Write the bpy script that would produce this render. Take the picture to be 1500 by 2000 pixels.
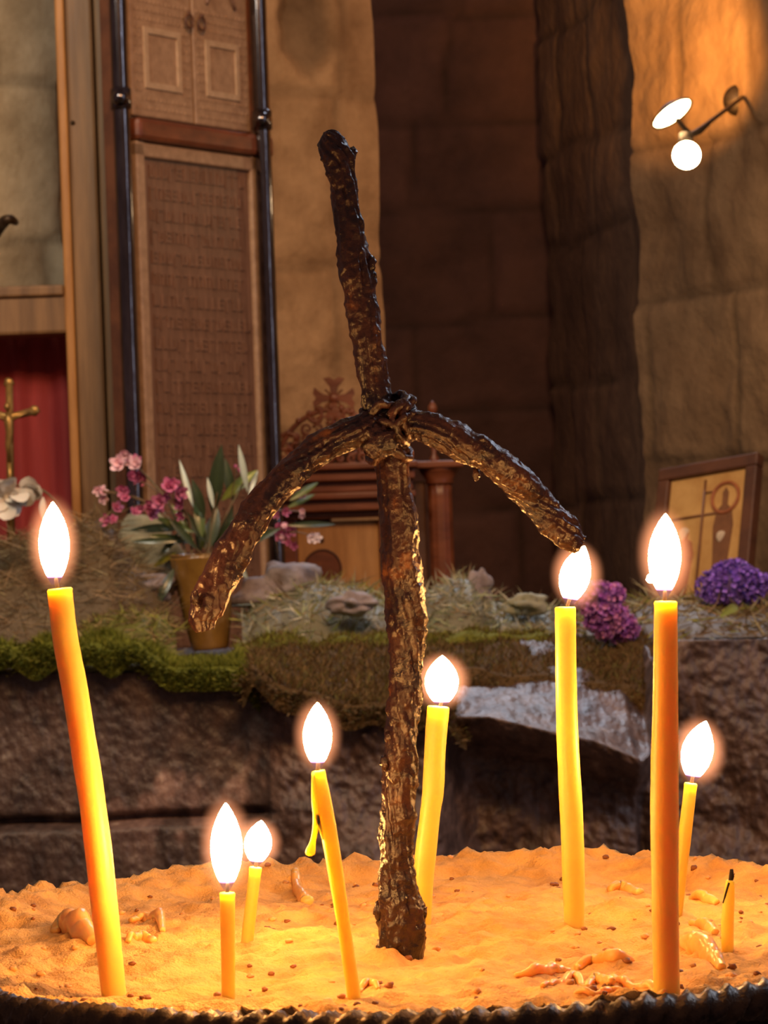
import bpy, math, random
from math import sin, cos, pi, radians, sqrt, exp, floor
from mathutils import Vector, noise
R = random.Random(7)
for o in list(bpy.data.objects): bpy.data.objects.remove(o)
S = bpy.context.scene; COL = S.collection

# ------------------------------------------------------------------ camera
FPX = 5930.0; ROLL = radians(2.0); CAM = Vector((0, 0, 1.25))
RV = Vector((cos(ROLL), 0, -sin(ROLL))); UV = Vector((sin(ROLL), 0, cos(ROLL))); FV = Vector((0, 1, 0))
cd = bpy.data.cameras.new('camera'); cam = bpy.data.objects.new('camera', cd); COL.objects.link(cam)
cd.sensor_fit = 'VERTICAL'; cd.sensor_height = 36; cd.lens = FPX/2000*36
cam.location = CAM; cam.rotation_mode = 'QUATERNION'
from mathutils import Matrix
cam.rotation_quaternion = Matrix((RV, UV, -FV)).transposed().to_quaternion()
cd.dof.use_dof = True; cd.dof.focus_distance = 1.27; cd.dof.aperture_fstop = 56
cd.clip_start = 0.02; S.camera = cam
def at(px, py, d):
    return CAM + d*(FV + (px-750)/FPX*RV + (1000-py)/FPX*UV)
def onz(px, py, z):
    v = FV + (px-750)/FPX*RV + (1000-py)/FPX*UV
    return CAM + v*((z-CAM.z)/v.z)

# ------------------------------------------------------------------ light, exposure
vs = S.view_settings; vs.view_transform = 'Standard'; vs.look = 'None'; vs.gamma = 1; vs.exposure = 0.0
W = bpy.data.worlds.new('room_air'); S.world = W; W.use_nodes = True
bg = W.node_tree.nodes['Background']; bg.inputs[0].default_value = (0.78, 0.45, 0.40, 1); bg.inputs[1].default_value = 0.16
def area(name, loc, target, sx, sy, power, col):
    l = bpy.data.lights.new(name, 'AREA'); l.shape = 'RECTANGLE'; l.size = sx; l.size_y = sy; l.energy = power; l.color = col
    o = bpy.data.objects.new(name, l); COL.objects.link(o); o.location = loc
    o.rotation_euler = (Vector(target)-Vector(loc)).to_track_quat('-Z', 'Y').to_euler(); return o
# daylight from a window up on the right
area('window_daylight', (1.6, 2.6, 2.7), (0, 1.2, 1.2), 0.5, 1.0, 20, (0.70, 0.82, 1.0))
area('slab_sheen_light', (0.35, 6.5, 3.6), (0.16, 3.9, 1.0), 0.8, 0.5, 5, (0.70, 0.82, 1.0)).data.spread = radians(50)  # added cool light high at the back, for the slab's sheen
area('pole_highlight_strip', (1.75, 3.1, 2.0), (-0.1, 4.6, 1.7), 0.16, 2.6, 4.5, (0.72, 0.82, 1.0))  # unseen strip light added for the highlights on the steel poles
# unseen lamp added to brighten the left wall
area('left_wall_fill', (-1.0, 3.2, 2.7), (-0.64, 5.3, 2.0), 0.4, 0.4, 17, (1.0, 0.90, 0.70))
# unseen warm lamp added to light the far wall and ledge but not the tray
area('background_fill', (0.25, 2.0, 3.1), (-0.1, 5.2, 1.4), 0.8, 0.5, 52, (1.0, 0.55, 0.24))

# ------------------------------------------------------------------ materials
def newmat(name):
    m = bpy.data.materials.new(name); m.use_nodes = True
    return m, m.node_tree.nodes, m.node_tree.links, m.node_tree.nodes['Principled BSDF']
def mat(name, c1, c2=None, rough=0.6, scale=20, detail=6, bump=0.3, bdist=0.002, stretch=(1,1,1), metal=0, spec=0.5,
        attr=None, c3=None, lo=0.35, hi=0.65, bscale=None, sss=0, sssr=(1, .4, .15), sscale=0.01, coat=0, trans=0):
    m, N, L, P = newmat(name)
    c2 = c2 or c1
    tc = N.new('ShaderNodeTexCoord'); mp = N.new('ShaderNodeMapping'); L.new(tc.outputs['Object'], mp.inputs[0]); mp.inputs['Scale'].default_value = stretch
    nz = N.new('ShaderNodeTexNoise'); nz.inputs['Scale'].default_value = scale; nz.inputs['Detail'].default_value = detail; nz.inputs['Roughness'].default_value = 0.65
    L.new(mp.outputs[0], nz.inputs['Vector'])
    cr = N.new('ShaderNodeValToRGB'); cr.color_ramp.elements[0].position = lo; cr.color_ramp.elements[1].position = hi
    cr.color_ramp.elements[0].color = (*c1, 1); cr.color_ramp.elements[1].color = (*c2, 1)
    if c3:
        e = cr.color_ramp.elements.new(min(hi+0.07, .99)); e.color = (*c3, 1)
    L.new(nz.outputs[0], cr.inputs[0]); out = cr.outputs[0]
    if attr:
        a = N.new('ShaderNodeAttribute'); a.attribute_name = 'Col'
        mx = N.new('ShaderNodeMix'); mx.data_type = 'RGBA'; mx.blend_type = 'MULTIPLY'; mx.inputs[0].default_value = 1
        L.new(out, mx.inputs[6]); L.new(a.outputs[0], mx.inputs[7]); out = mx.outputs[2]
    L.new(out, P.inputs['Base Color'])
    P.inputs['Roughness'].default_value = rough; P.inputs['Metallic'].default_value = metal; P.inputs['Specular IOR Level'].default_value = spec
    if coat: P.inputs['Coat Weight'].default_value = coat
    if sss:
        P.inputs['Subsurface Weight'].default_value = sss; P.inputs['Subsurface Radius'].default_value = sssr; P.inputs['Subsurface Scale'].default_value = sscale
    if trans: P.inputs['Transmission Weight'].default_value = trans
    if bump:
        nb = N.new('ShaderNodeTexNoise'); nb.inputs['Scale'].default_value = bscale or scale*3; nb.inputs['Detail'].default_value = 8
        L.new(mp.outputs[0], nb.inputs['Vector'])
        b = N.new('ShaderNodeBump'); b.inputs['Strength'].default_value = bump; b.inputs['Distance'].default_value = bdist
        L.new(nb.outputs[0], b.inputs['Height']); L.new(b.outputs[0], P.inputs['Normal'])
    return m
M = {}
M['sand'] = mat('sand', (.56, .29, .10), (.90, .53, .18), .9, 60, bump=.9, bscale=900, bdist=.0012, lo=.3, hi=.6, spec=.2)
M['iron_rim'] = mat('rim_iron', (.03, .02, .018), (.10, .06, .03), .38, 120, bump=.5, bdist=.001, metal=.6)
M['vine'] = mat('dark_vine', (.010, .005, .009), (.044, .017, .013), .27, 60, bump=.7, bdist=.0012, bscale=420, spec=.5, lo=.35, hi=.6, c3=(.12, .045, .016))
M['wax'] = mat('beeswax', (1.0, .53, .11), (1.0, .63, .16), .42, 15, bump=.12, bscale=90, bdist=.001, sss=1.0, sssr=(1, .68, .16), sscale=.014)
M['wax_old'] = mat('old_wax', (.85, .40, .10), (.95, .56, .20), .3, 60, bump=.3, bdist=.001, sss=.8, sssr=(1, .5, .15), sscale=.004)
M['crumb'] = mat('crumb', (.7, .42, .2), (.9, .6, .35), .5, 200, bump=0, attr=1)
M['wick'] = mat('burnt_wick', (.02, .012, .01), rough=.9, bump=0)
M['stone_dark'] = mat('ledge_rock', (.045, .025, .022), (.15, .090, .070), .5, 26, 12, stretch=(1.4, 1, .8), bump=.9, bdist=.006, bscale=60, spec=.55, c3=(.26, .19, .15), lo=.36, hi=.62, attr=1)
M['stone_wall'] = mat('tawny_ashlar', (.27, .15, .07), (.52, .32, .17), .85, 7, 12, bump=.8, bdist=.006, bscale=40, attr=1)
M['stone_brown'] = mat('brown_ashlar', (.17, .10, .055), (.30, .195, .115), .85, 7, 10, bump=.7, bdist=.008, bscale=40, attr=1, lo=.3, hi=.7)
M['stone_niche_lit'] = mat('niche_lit_ashlar', (.13, .075, .05), (.21, .13, .085), .85, 7, 10, bump=.7, bdist=.008, bscale=40, attr=1)  # the niche wall's faint brown light is put into this colour
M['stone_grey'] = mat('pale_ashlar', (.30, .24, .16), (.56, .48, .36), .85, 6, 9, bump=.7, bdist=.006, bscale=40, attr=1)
M['stone_purple'] = mat('purple_brown_ashlar', (.085, .042, .045), (.145, .072, .070), .8, 7, 12, bump=.6, bdist=.006, bscale=40, attr=1)  # dark purple-brown stone of the recess
M['wood_post'] = mat('oak_post', (.16, .085, .04), (.30, .165, .075), .5, 14, 8, bump=.3, bdist=.002, stretch=(3, 3, .25))
M['wood_panel'] = mat('walnut_panel', (.15, .074, .046), (.26, .135, .085), .5, 40, 8, bump=.35, bdist=.0015, stretch=(3, 3, .3))
M['wood_relief'] = mat('carved_walnut', (.32, .19, .115), (.45, .28, .175), .45, 60, 6, bump=.2)
M['wood_pale'] = mat('worn_walnut', (.44, .29, .18), (.56, .38, .25), .5, 60, 6, bump=.2)
M['wood_red'] = mat('red_wood', (.12, .032, .014), (.23, .065, .025), .38, 20, 8, bump=.25, bdist=.0015, stretch=(.4, 1, 2), spec=.5)
M['wood_gold'] = mat('honey_wood', (.38, .17, .05), (.52, .25, .08), .5, 20, 6, bump=.2, stretch=(3, 3, .4))  # on the post's edge strip this colour carries its more orange light
M['wood_dark'] = mat('umber_wood', (.07, .025, .014), (.13, .048, .022), .5, 20, 6, bump=.2)
M['pole'] = mat('black_steel', (.11, .095, .10), (.20, .18, .19), .13, 60, 6, bump=.25, bdist=.001, stretch=(1, 1, .2), metal=1, spec=.8)
M['brass'] = mat('aged_brass', (.30, .17, .05), (.50, .30, .09), .4, 40, bump=.3, metal=.7)
M['cloth_red'] = mat('crimson_cloth', (.24, .022, .028), (.36, .040, .040), .8, 8, bump=.15, bscale=600, bdist=.0008, stretch=(3, 3, .3))
M['moss'] = mat('moss', (.7, .7, .7), (1, 1, 1), .9, 40, bump=0, attr=1, spec=.1)
M['straw'] = mat('straw', (.8, .8, .8), (1, 1, 1), .6, 40, bump=0, attr=1, spec=.4)
M['leaf'] = mat('oleander_leaf', (.8, .8, .8), (1, 1, 1), .3, 30, bump=.1, attr=1, spec=.7)
M['petal'] = mat('petal', (.9, .9, .9), (1, 1, 1), .6, 60, bump=.1, attr=1, sss=.3, sssr=(1, .6, .6), sscale=.004)
M['stem'] = mat('stem', (.10, .09, .03), (.18, .09, .05), .6, 30, bump=.2)
M['vase'] = mat('amber_vase', (.20, .095, .02), (.33, .17, .035), .16, 25, bump=.2, bdist=.001, spec=.7, trans=.15, coat=.5)
M['stone_mossy'] = mat('mossy_stone', (.22, .21, .13), (.36, .34, .24), .85, 30, 9, bump=.8, bdist=.004)
M['stone_violet'] = mat('grey_stone', (.20, .15, .15), (.34, .28, .27), .8, 30, 9, bump=.8, bdist=.004)
M['lamp_metal'] = mat('lamp_metal', (.03, .022, .018), (.07, .05, .035), .45, 60, bump=.1, metal=.6)
M['floor'] = mat('floor_stone', (.12, .08, .06), (.2, .14, .1), .7, 8, bump=.3)
M['icon_ground'] = mat('icon_gold_ground', (.50, .27, .08), (.68, .42, .15), .5, 14, bump=.1)
M['icon_red'] = mat('icon_red_paint', (.30, .09, .035), (.42, .14, .05), .6, 60, bump=.1)
M['icon_dark'] = mat('icon_brown_paint', (.17, .07, .03), (.24, .10, .04), .6, 60, bump=.1)
M['icon_pale'] = mat('icon_pale_paint', (.62, .50, .36), (.70, .58, .42), .6, 60, bump=.1)
def emis(name, col, s):
    m, N, L, P = newmat(name); N.remove(P); e = N.new('ShaderNodeEmission'); e.inputs[0].default_value = (*col, 1); e.inputs[1].default_value = s
    L.new(e.outputs[0], N['Material Output'].inputs[0]); return m
M['bulb'] = emis('bulb_glow', (1, .72, .38), 60)
M['lens'] = emis('lamp_mouth_glow', (1, .66, .30), 30)
def flame_mat():
    m, N, L, P = newmat('flame'); N.remove(P)
    a = N.new('ShaderNodeAttribute'); a.attribute_name = 'Col'; sep = N.new('ShaderNodeSeparateColor'); L.new(a.outputs[0], sep.inputs[0])
    r = N.new('ShaderNodeValToRGB'); E = r.color_ramp.elements
    E[0].position = 0; E[0].color = (.02, .02, .12, 1); E[1].position = .22; E[1].color = (1, .46, .12, 1)
    e = E.new(.10); e.color = (.12, .05, .10, 1)
    s = N.new('ShaderNodeMapRange'); s.inputs[1].default_value = .08; s.inputs[2].default_value = .25; s.inputs[3].default_value = 1; s.inputs[4].default_value = 225
    L.new(sep.outputs[0], r.inputs[0]); L.new(sep.outputs[0], s.inputs[0])
    em = N.new('ShaderNodeEmission'); L.new(r.outputs[0], em.inputs[0]); L.new(s.outputs[0], em.inputs[1])
    tr = N.new('ShaderNodeBsdfTransparent'); mx = N.new('ShaderNodeMixShader')
    f = N.new('ShaderNodeMapRange'); f.inputs[1].default_value = 0; f.inputs[2].default_value = .16; f.inputs[3].default_value = .1; f.inputs[4].default_value = 1
    L.new(sep.outputs[0], f.inputs[0]); L.new(f.outputs[0], mx.inputs[0]); L.new(tr.outputs[0], mx.inputs[1]); L.new(em.outputs[0], mx.inputs[2])
    L.new(mx.outputs[0], N['Material Output'].inputs[0]); return m
M['flame'] = flame_mat()
def flame_halo_mat():   # emissive halo added around the flame to imitate bloom, strongest at its centre
    m, N, L, P = newmat('flame_halo'); N.remove(P)
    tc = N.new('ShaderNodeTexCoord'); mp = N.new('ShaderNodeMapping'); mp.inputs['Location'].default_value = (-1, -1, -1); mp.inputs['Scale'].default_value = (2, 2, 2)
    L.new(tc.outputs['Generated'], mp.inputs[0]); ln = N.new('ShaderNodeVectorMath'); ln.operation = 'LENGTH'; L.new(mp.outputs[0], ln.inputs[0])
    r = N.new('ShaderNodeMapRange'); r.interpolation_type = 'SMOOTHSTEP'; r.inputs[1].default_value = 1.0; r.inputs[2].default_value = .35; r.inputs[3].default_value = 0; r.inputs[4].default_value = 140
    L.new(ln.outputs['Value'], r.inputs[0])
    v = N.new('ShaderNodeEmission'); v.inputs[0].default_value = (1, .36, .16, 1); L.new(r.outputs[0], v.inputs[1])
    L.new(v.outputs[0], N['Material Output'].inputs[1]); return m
M['glow_halo'] = flame_halo_mat()

# ------------------------------------------------------------------ mesh building
class MB:
    def __init__(s): s.v = []; s.f = []; s.c = []
    def add(s, vs, fs, col=None):
        n = len(s.v); s.v += [Vector(p) for p in vs]; s.f += [tuple(i+n for i in f) for f in fs]
        if callable(col): s.c += [col(i) for i in range(len(vs))]
        else: s.c += [col or (1, 1, 1)]*len(vs)
        return s
    def box(s, o, ax, ay, az, col=None, bev=0.0):
        """box with corner o and edge vectors; bev gives chamfered edges"""
        o, ax, ay, az = map(Vector, (o, ax, ay, az))
        if not bev:
            vs = [o, o+ax, o+ax+ay, o+ay, o+az, o+ax+az, o+ax+ay+az, o+ay+az]
            return s.add(vs, [(0, 3, 2, 1), (4, 5, 6, 7), (0, 1, 5, 4), (1, 2, 6, 5), (2, 3, 7, 6), (3, 0, 4, 7)], col)
        import bmesh
        bm = bmesh.new(); vv = [bm.verts.new(p) for p in [o, o+ax, o+ax+ay, o+ay, o+az, o+ax+az, o+ax+ay+az, o+ay+az]]
        for f in [(0, 3, 2, 1), (4, 5, 6, 7), (0, 1, 5, 4), (1, 2, 6, 5), (2, 3, 7, 6), (3, 0, 4, 7)]: bm.faces.new([vv[i] for i in f])
        bmesh.ops.bevel(bm, geom=bm.edges[:], offset=bev, segments=2, affect='EDGES', profile=.5)
        bm.verts.index_update(); s.add([v.co.copy() for v in bm.verts], [tuple(v.index for v in f.verts) for f in bm.faces], col); bm.free(); return s
    def tube(s, pts, rad, seg=12, fn=None, col=None, closed=False, caps=True, axis=None):
        pts = [Vector(p) for p in pts]; n = len(pts)
        if not hasattr(rad, '__len__'): rad = [rad]*n
        T = []
        for i in range(n):
            a = pts[(i-1) % n] if (closed or i > 0) else pts[i]; b = pts[(i+1) % n] if (closed or i < n-1) else pts[i]
            v = b-a
            if v.length < 1e-7: v = T[-1].copy() if T else (axis or Vector((0, 0, 1))).copy()
            v.normalize(); pv = T[-1] if T else axis
            if pv is not None and pv.dot(v) < 0 and axis is not None: v = -v
            T.append(v)
        if axis is not None: T = [axis.normalized()]*n
        up = Vector((0, -1, 0)) if abs(T[0].y) < .8 else Vector((1, 0, 0))
        nrm = (up - T[0]*up.dot(T[0])).normalized(); vs = []
        for i in range(n):
            nrm = (nrm - T[i]*nrm.dot(T[i])).normalized(); bi = T[i].cross(nrm)
            for k in range(seg):
                a = 2*pi*k/seg; dr = nrm*cos(a)+bi*sin(a)
                r = rad[i]; p = pts[i]+dr*r
                if fn: p = pts[i]+dr*(r+fn(p, i/(n-1), a, r))
                vs.append(p)
        fs = []
        for i in range(n if closed else n-1):
            for k in range(seg):
                a = i*seg+k; b = i*seg+(k+1) % seg; j = ((i+1) % n)*seg
                fs.append((a, b, j+(k+1) % seg, j+k))
        if caps and not closed:
            vs += [pts[0], pts[-1]]; c0 = len(vs)-2
            for k in range(seg):
                fs.append((c0, (k+1) % seg, k)); fs.append((c0+1, (n-1)*seg+k, (n-1)*seg+(k+1) % seg))
        return s.add(vs, fs, col)
    def lathe(s, c, prof, seg=32, axis=Vector((0, 0, 1)), col=None, fn=None):
        c = Vector(c); axis = axis.normalized()
        return s.tube([c+axis*z for r, z in prof], [max(r, 1e-5) for r, z in prof], seg, col=col, axis=axis, fn=fn)
    def blob(s, c, rx, ry, rz, seg=16, amp=.15, freq=2, col=None, seed=0):
        c = Vector(c); vs = []; fs = []; rg = seg//2+1
        for i in range(rg+1):
            t = pi*i/rg
            for k in range(seg):
                a = 2*pi*k/seg; u = Vector((sin(t)*cos(a), sin(t)*sin(a), cos(t)))
                q = 1+amp*noise.noise(u*freq+Vector((seed*7.3, seed, 3.1)))*2
                vs.append(c+Vector((u.x*rx*q, u.y*ry*q, u.z*rz*q)))
        for i in range(rg):
            for k in range(seg):
                fs.append((i*seg+k, (i+1)*seg+k, (i+1)*seg+(k+1) % seg, i*seg+(k+1) % seg))
        return s.add(vs, fs, col)
    def build(s, name, m, parent=None, smooth=True, base=None, weld=False):
        me = bpy.data.meshes.new(name)
        if parent is not None:
            off = Vector(parent.location)
            p = parent.parent
            while p is not None: off = off+Vector(p.location); p = p.parent
            loc = Vector((0, 0, 0))
        else:
            if base is None:
                n = len(s.v); zz = min(v.z for v in s.v)
                base = Vector((sum(v.x for v in s.v)/n, sum(v.y for v in s.v)/n, zz))
            off = Vector(base); loc = Vector(base)
        me.from_pydata([tuple(v-off) for v in s.v], [], s.f)
        ca = me.color_attributes.new('Col', 'FLOAT_COLOR', 'POINT')
        flat = []
        for c in s.c: flat += [c[0], c[1], c[2], 1.0]
        ca.data.foreach_set('color', flat)
        if smooth: me.polygons.foreach_set('use_smooth', [True]*len(me.polygons))
        me.materials.append(M[m] if isinstance(m, str) else m); me.update()
        o = bpy.data.objects.new(name, me); COL.objects.link(o); o.location = loc
        if parent is not None: o.parent = parent
        return o
def tag(o, label, cat, group=None, kind=None):
    o['label'] = label; o['category'] = cat
    if group: o['group'] = group
    if kind: o['kind'] = kind
    return o
def struct(o): o['kind'] = 'structure'; return o
def empty(name, loc, label, cat, group=None):
    o = bpy.data.objects.new(name, None); COL.objects.link(o); o.location = loc; o.empty_display_size = .02
    return tag(o, label, cat, group)
def lerp(a, b, t): return a+(b-a)*t
def itp(tab, x):
    if x <= tab[0][0]: return tab[0][1]
    for (a, b), (c, d) in zip(tab, tab[1:]):
        if x <= c:
            t = (x-a)/(c-a); return b+(d-b)*t
    return tab[-1][1]
def sstep(a, b, x):
    t = max(0, min(1, (x-a)/(b-a))); return t*t*(3-2*t)
def spline(P, n):
    """Catmull-Rom through rows of equal-length tuples"""
    out = []; Q = [P[0]]+list(P)+[P[-1]]; k = len(P)-1
    for i in range(n):
        t = i/(n-1)*k; j = min(int(t), k-1); u = t-j
        a, b, c, d = Q[j], Q[j+1], Q[j+2], Q[j+3]
        out.append(tuple(.5*((2*b[m])+(-a[m]+c[m])*u+(2*a[m]-5*b[m]+4*c[m]-d[m])*u*u+(-a[m]+3*b[m]-3*c[m]+d[m])*u**3) for m in range(len(b))))
    return out
def fbm(p, o=4): return noise.fractal(p, 1.0, 2.0, o)

# ------------------------------------------------------------------ setting: floor and walls
struct(MB().box((-3.5, -1.5, -.1), (7, 0, 0), (0, 10.5, 0), (0, 0, .1)).build('floor', 'floor', smooth=False))
def ashlar(name, P0, P1, m, z0=0.0, z1=3.0, res=.012, seed=1, course=(.2, .34), blk=(.25, .5), amp=.012, holes=(), back=.25, joint=.36):
    """rough coursed masonry wall between two floor points, camera on its front side"""
    rr = random.Random(seed); P0 = Vector((*P0, 0)); P1 = Vector((*P1, 0)); Ln = (P1-P0).length; ex = (P1-P0)/Ln
    nr = Vector((ex.y, -ex.x, 0))
    rows = [z0]
    while rows[-1] < z1: rows.append(rows[-1]+rr.uniform(*course))
    vj = []
    for _ in rows:
        l = [-rr.uniform(0, .3)]
        while l[-1] < Ln: l.append(l[-1]+rr.uniform(*blk))
        vj.append(l)
    nx = max(2, int(Ln/res)); nz_ = int((z1-z0)/res); mb = MB(); vs = []; cs = []
    for j in range(nz_+1):
        for i in range(nx+1):
            x = Ln*i/nx; z = z0+(z1-z0)*j/nz_; q = Vector((x*3+seed*9, z*3, seed))
            wx = x+.018*noise.noise(q*2.2); wz = z+.020*noise.noise(q*1.6+Vector((5, 5, 5)))
            k = 0
            while k < len(rows)-2 and wz > rows[k+1]: k += 1
            dz = min(abs(wz-rows[k]), abs(rows[k+1]-wz)); l = vj[k]
            dx = min(abs(wx-a) for a in l); bi = sum(1 for a in l if a < wx)
            g = 1-sstep(.0, .016, min(dx, dz)); h = random.Random(k*131+bi*17+seed).random()
            d = amp*fbm(q*2, 5)+.008*(h-.5)-.008*g
            c = (.80+.36*h)*(1-joint*g)
            for (hx, hz, hr) in holes:
                e = sstep(hr, hr*.6, sqrt((x-hx)**2+(z-hz)**2*.35)+.02*noise.noise(q*6)); d -= .03*e; c *= 1-.55*e
            vs.append(P0+ex*x+Vector((0, 0, z))+nr*d); cs.append((c, c*(.97+.05*h), c*(.93+.08*h)))
    n = nx+1; fs = [(j*n+i, j*n+i+1, (j+1)*n+i+1, (j+1)*n+i) for j in range(nz_) for i in range(nx)]
    mb.add(vs, fs, lambda i: cs[i])
    mb.box(P0+Vector((0, 0, z0))-nr*back, ex*Ln, nr*(back-.08), Vector((0, 0, z1-z0)), (.8, .8, .8))
    return struct(mb.build(name, m))
def g2(px, d): p = at(px, 600, d); return (p.x, p.y)
def g3(px, py, d): p = at(px, py, d); return (p.x, p.y)
pier_l = g3(90, 500, 5.45); pier_r = g3(744, 500, 5.75)
Lp = sqrt((pier_r[0]-pier_l[0])**2+(pier_r[1]-pier_l[1])**2)
ashlar('wall_pier', pier_l, pier_r, 'stone_wall', z1=2.6, seed=4, holes=((Lp-.135, 2.17, .07),), joint=.22)
ashlar('wall_left', g2(-260, 5.20), g3(125, 500, 5.45), 'stone_grey', z1=2.6, seed=12, course=(.22, .3), blk=(.14, .3))
side = (pier_r[0]-.002, pier_r[1]+.02)
ashlar('wall_recess', g2(560, 7.3), g2(1120, 7.3), 'stone_purple', z1=3.2, seed=7, res=.016)
ashlar('wall_niche', g2(1070, 7.2), g2(1262, 6.3), 'stone_niche_lit', z1=3.2, seed=9, res=.016, joint=.4)
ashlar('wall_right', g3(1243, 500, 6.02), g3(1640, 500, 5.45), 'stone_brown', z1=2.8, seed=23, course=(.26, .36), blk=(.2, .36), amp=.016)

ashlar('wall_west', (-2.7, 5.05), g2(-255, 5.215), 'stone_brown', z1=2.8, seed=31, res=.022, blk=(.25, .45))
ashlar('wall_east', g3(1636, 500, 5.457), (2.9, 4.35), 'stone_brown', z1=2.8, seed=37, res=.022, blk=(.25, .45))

# ------------------------------------------------------------------ rough stone ledge
EDGE = [(-300, 1312), (480, 1312), (540, 1350), (620, 1385), (800, 1400), (950, 1400), (1050, 1425), (1150, 1450), (1240, 1490), (1266, 1470), (1300, 1300), (1350, 1250), (1900, 1240)]
EDST = [(-300, 3.85), (480, 3.85), (620, 3.80), (1230, 3.76), (1266, 3.86), (1330, 4.06), (1900, 4.06)]
TOPZ = [(-300, 1.052), (1200, 1.052), (1330, 1.078), (1900, 1.078)]
def ledge():
    xs = []; NX = 760
    mb = MB(); vs = []; cs = []; rows = None
    for i in range(NX+1):
        px = -760+3020*i/NX; de = itp(EDST, px); ze = at(px, itp(EDGE, px), de).z; zt = itp(TOPZ, px)
        X = at(px, 1400, 3.9).x
        slab = sstep(840, 930, px)*(1-sstep(1235, 1275, px)); left = 1-sstep(500, 560, px)
        prof = []
        NT = 70
        for j in range(NT):
            t = j/NT; y = lerp(4.62, de, t)
            k = sstep(4.25, de, y) if px > 500 and px < 1300 else sstep(3.93, de, y)
            prof.append((y, lerp(zt, ze, k)))
        NF = 230
        for j in range(NF):
            t = (j/(NF-1)); z = ze*(1-t)+.0*t if j else ze
            z = lerp(ze, .35, t)
            dp = ze-z
            rec = .09*slab*sstep(0.0, .06, dp)
            y = de+.02*sstep(0, .02, dp)*0+rec+.03*(1-slab)*sstep(0, .3, dp)*(-1)
            if left > 0:
                zj = .874+.006*noise.noise(Vector((X*9, 2, 1)))
                y += left*(.022*exp(-((z-zj)/.006)**2)); y -= left*.02*sstep(zj+.004, zj-.01, z)
            prof.append((y, z))
        prof.append((4.62, .35))
        rows = len(prof)
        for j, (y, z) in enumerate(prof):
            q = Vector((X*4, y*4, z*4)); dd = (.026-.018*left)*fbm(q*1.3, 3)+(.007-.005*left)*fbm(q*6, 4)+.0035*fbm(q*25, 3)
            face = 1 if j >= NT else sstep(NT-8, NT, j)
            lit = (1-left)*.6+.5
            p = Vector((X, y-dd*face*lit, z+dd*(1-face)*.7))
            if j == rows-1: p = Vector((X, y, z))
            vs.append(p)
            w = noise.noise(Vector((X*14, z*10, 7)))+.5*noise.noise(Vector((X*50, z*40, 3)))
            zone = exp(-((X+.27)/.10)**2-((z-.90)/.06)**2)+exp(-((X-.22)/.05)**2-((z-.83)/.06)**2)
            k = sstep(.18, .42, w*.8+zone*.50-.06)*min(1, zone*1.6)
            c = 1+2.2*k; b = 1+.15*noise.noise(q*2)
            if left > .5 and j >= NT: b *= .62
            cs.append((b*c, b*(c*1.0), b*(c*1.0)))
    fs = [(i*rows+j, i*rows+j+1, (i+1)*rows+j+1, (i+1)*rows+j) for i in range(NX) for j in range(rows-1)]
    mb.add(vs, fs, lambda i: cs[i])
    x0 = at(-760, 1400, 3.9).x; x1 = at(2260, 1400, 3.9).x
    mb.box((x0, 4.1, 0), (x1-x0, 0, 0), (0, .5, 0), (0, 0, .36), (.7, .7, .7))
    return tag(mb.build('stone_ledge', 'stone_dark'), 'low ledge of rough dark stone carrying the moss and flowers behind the tray', 'stone ledge')
ledge()
def topz(px, y):
    de = itp(EDST, px); ze = at(px, itp(EDGE, px), de).z; zt = itp(TOPZ, px)
    k = sstep(4.25, de, y) if 500 < px < 1300 else sstep(3.93, de, y)
    return lerp(zt, ze, k)
def pxof(p):
    v = p-CAM; return 750+FPX*v.dot(RV)/v.y

# blades of moss and straw
def blade(mb, p, d, l, w, col, bend=.3, curl=None):
    p = Vector(p); d = Vector(d).normalized(); s = d.cross(Vector((R.uniform(-1, 1), R.uniform(-1, 1), R.uniform(-1, 1)))).normalized()
    q = curl or Vector((R.uniform(-1, 1), R.uniform(-1, 1), R.uniform(-.6, .6)))*bend
    a = p; b = p+d*l*.5+q*l*.15; c = p+d*l+q*l*.6
    mb.add([a-s*w*.5, a+s*w*.5, b-s*w*.45, b+s*w*.45, c], [(0, 1, 3, 2), (2, 3, 4)], col)
def moss(name, label, x0, x1, y0, y1, n, h, cols, lump=.02, lift=.0, hang=.01):
    mb = MB(); nx = 90; ny = 30; vs = []; cs = []
    def H(px, y):
        e = sstep(x0, x0+25, px)*(1-sstep(x1-40, x1, px)); q = Vector((px/60, y*16, 2.2))
        low = 1 if (px > 505 or name != 'moss_mat') else 1.5-1.25*sstep(270, 345, px)
        return topz(px, y)+((.008+lump*(.5+noise.noise(q)))*low+lift*sstep(y0, y1, y))*e-.012*(1-e)
    for j in range(ny+1):
        y = lerp(y0, y1, j/ny)
        for i in range(nx+1):
            px = lerp(x0, x1, i/nx); X = at(px, 1280, y).x; z = H(px, y)
            if j == 0: z -= .03
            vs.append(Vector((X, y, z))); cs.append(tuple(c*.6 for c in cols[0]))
    mb.add(vs, [(j*(nx+1)+i, j*(nx+1)+i+1, (j+1)*(nx+1)+i+1, (j+1)*(nx+1)+i) for j in range(ny) for i in range(nx)], lambda i: cs[i])
    for _ in range(n):
        px = R.uniform(x0, x1); y = lerp(y0, y1, R.random()**1.3); X = at(px, 1280, y).x
        c = R.choice(cols); f = R.uniform(.6, 1.3); c = tuple(a*f for a in c)
        fr = y < y0+.02 or R.random() < .12
        if fr: y = min(y, y0+.02)
        d = (R.uniform(-.7, .7), R.uniform(-.9, .3)-(.8 if fr else 0), R.uniform(.3, 1)-(.5 if fr else 0))
        blade(mb, (X, y-(.006 if fr else 0), H(px, y)-.002-(R.random()*.026 if fr else 0)), d, h*R.uniform(.5, 1.5), .0016, c)
    return tag(mb.build(name, 'moss'), label, 'moss', kind='stuff')
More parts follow.
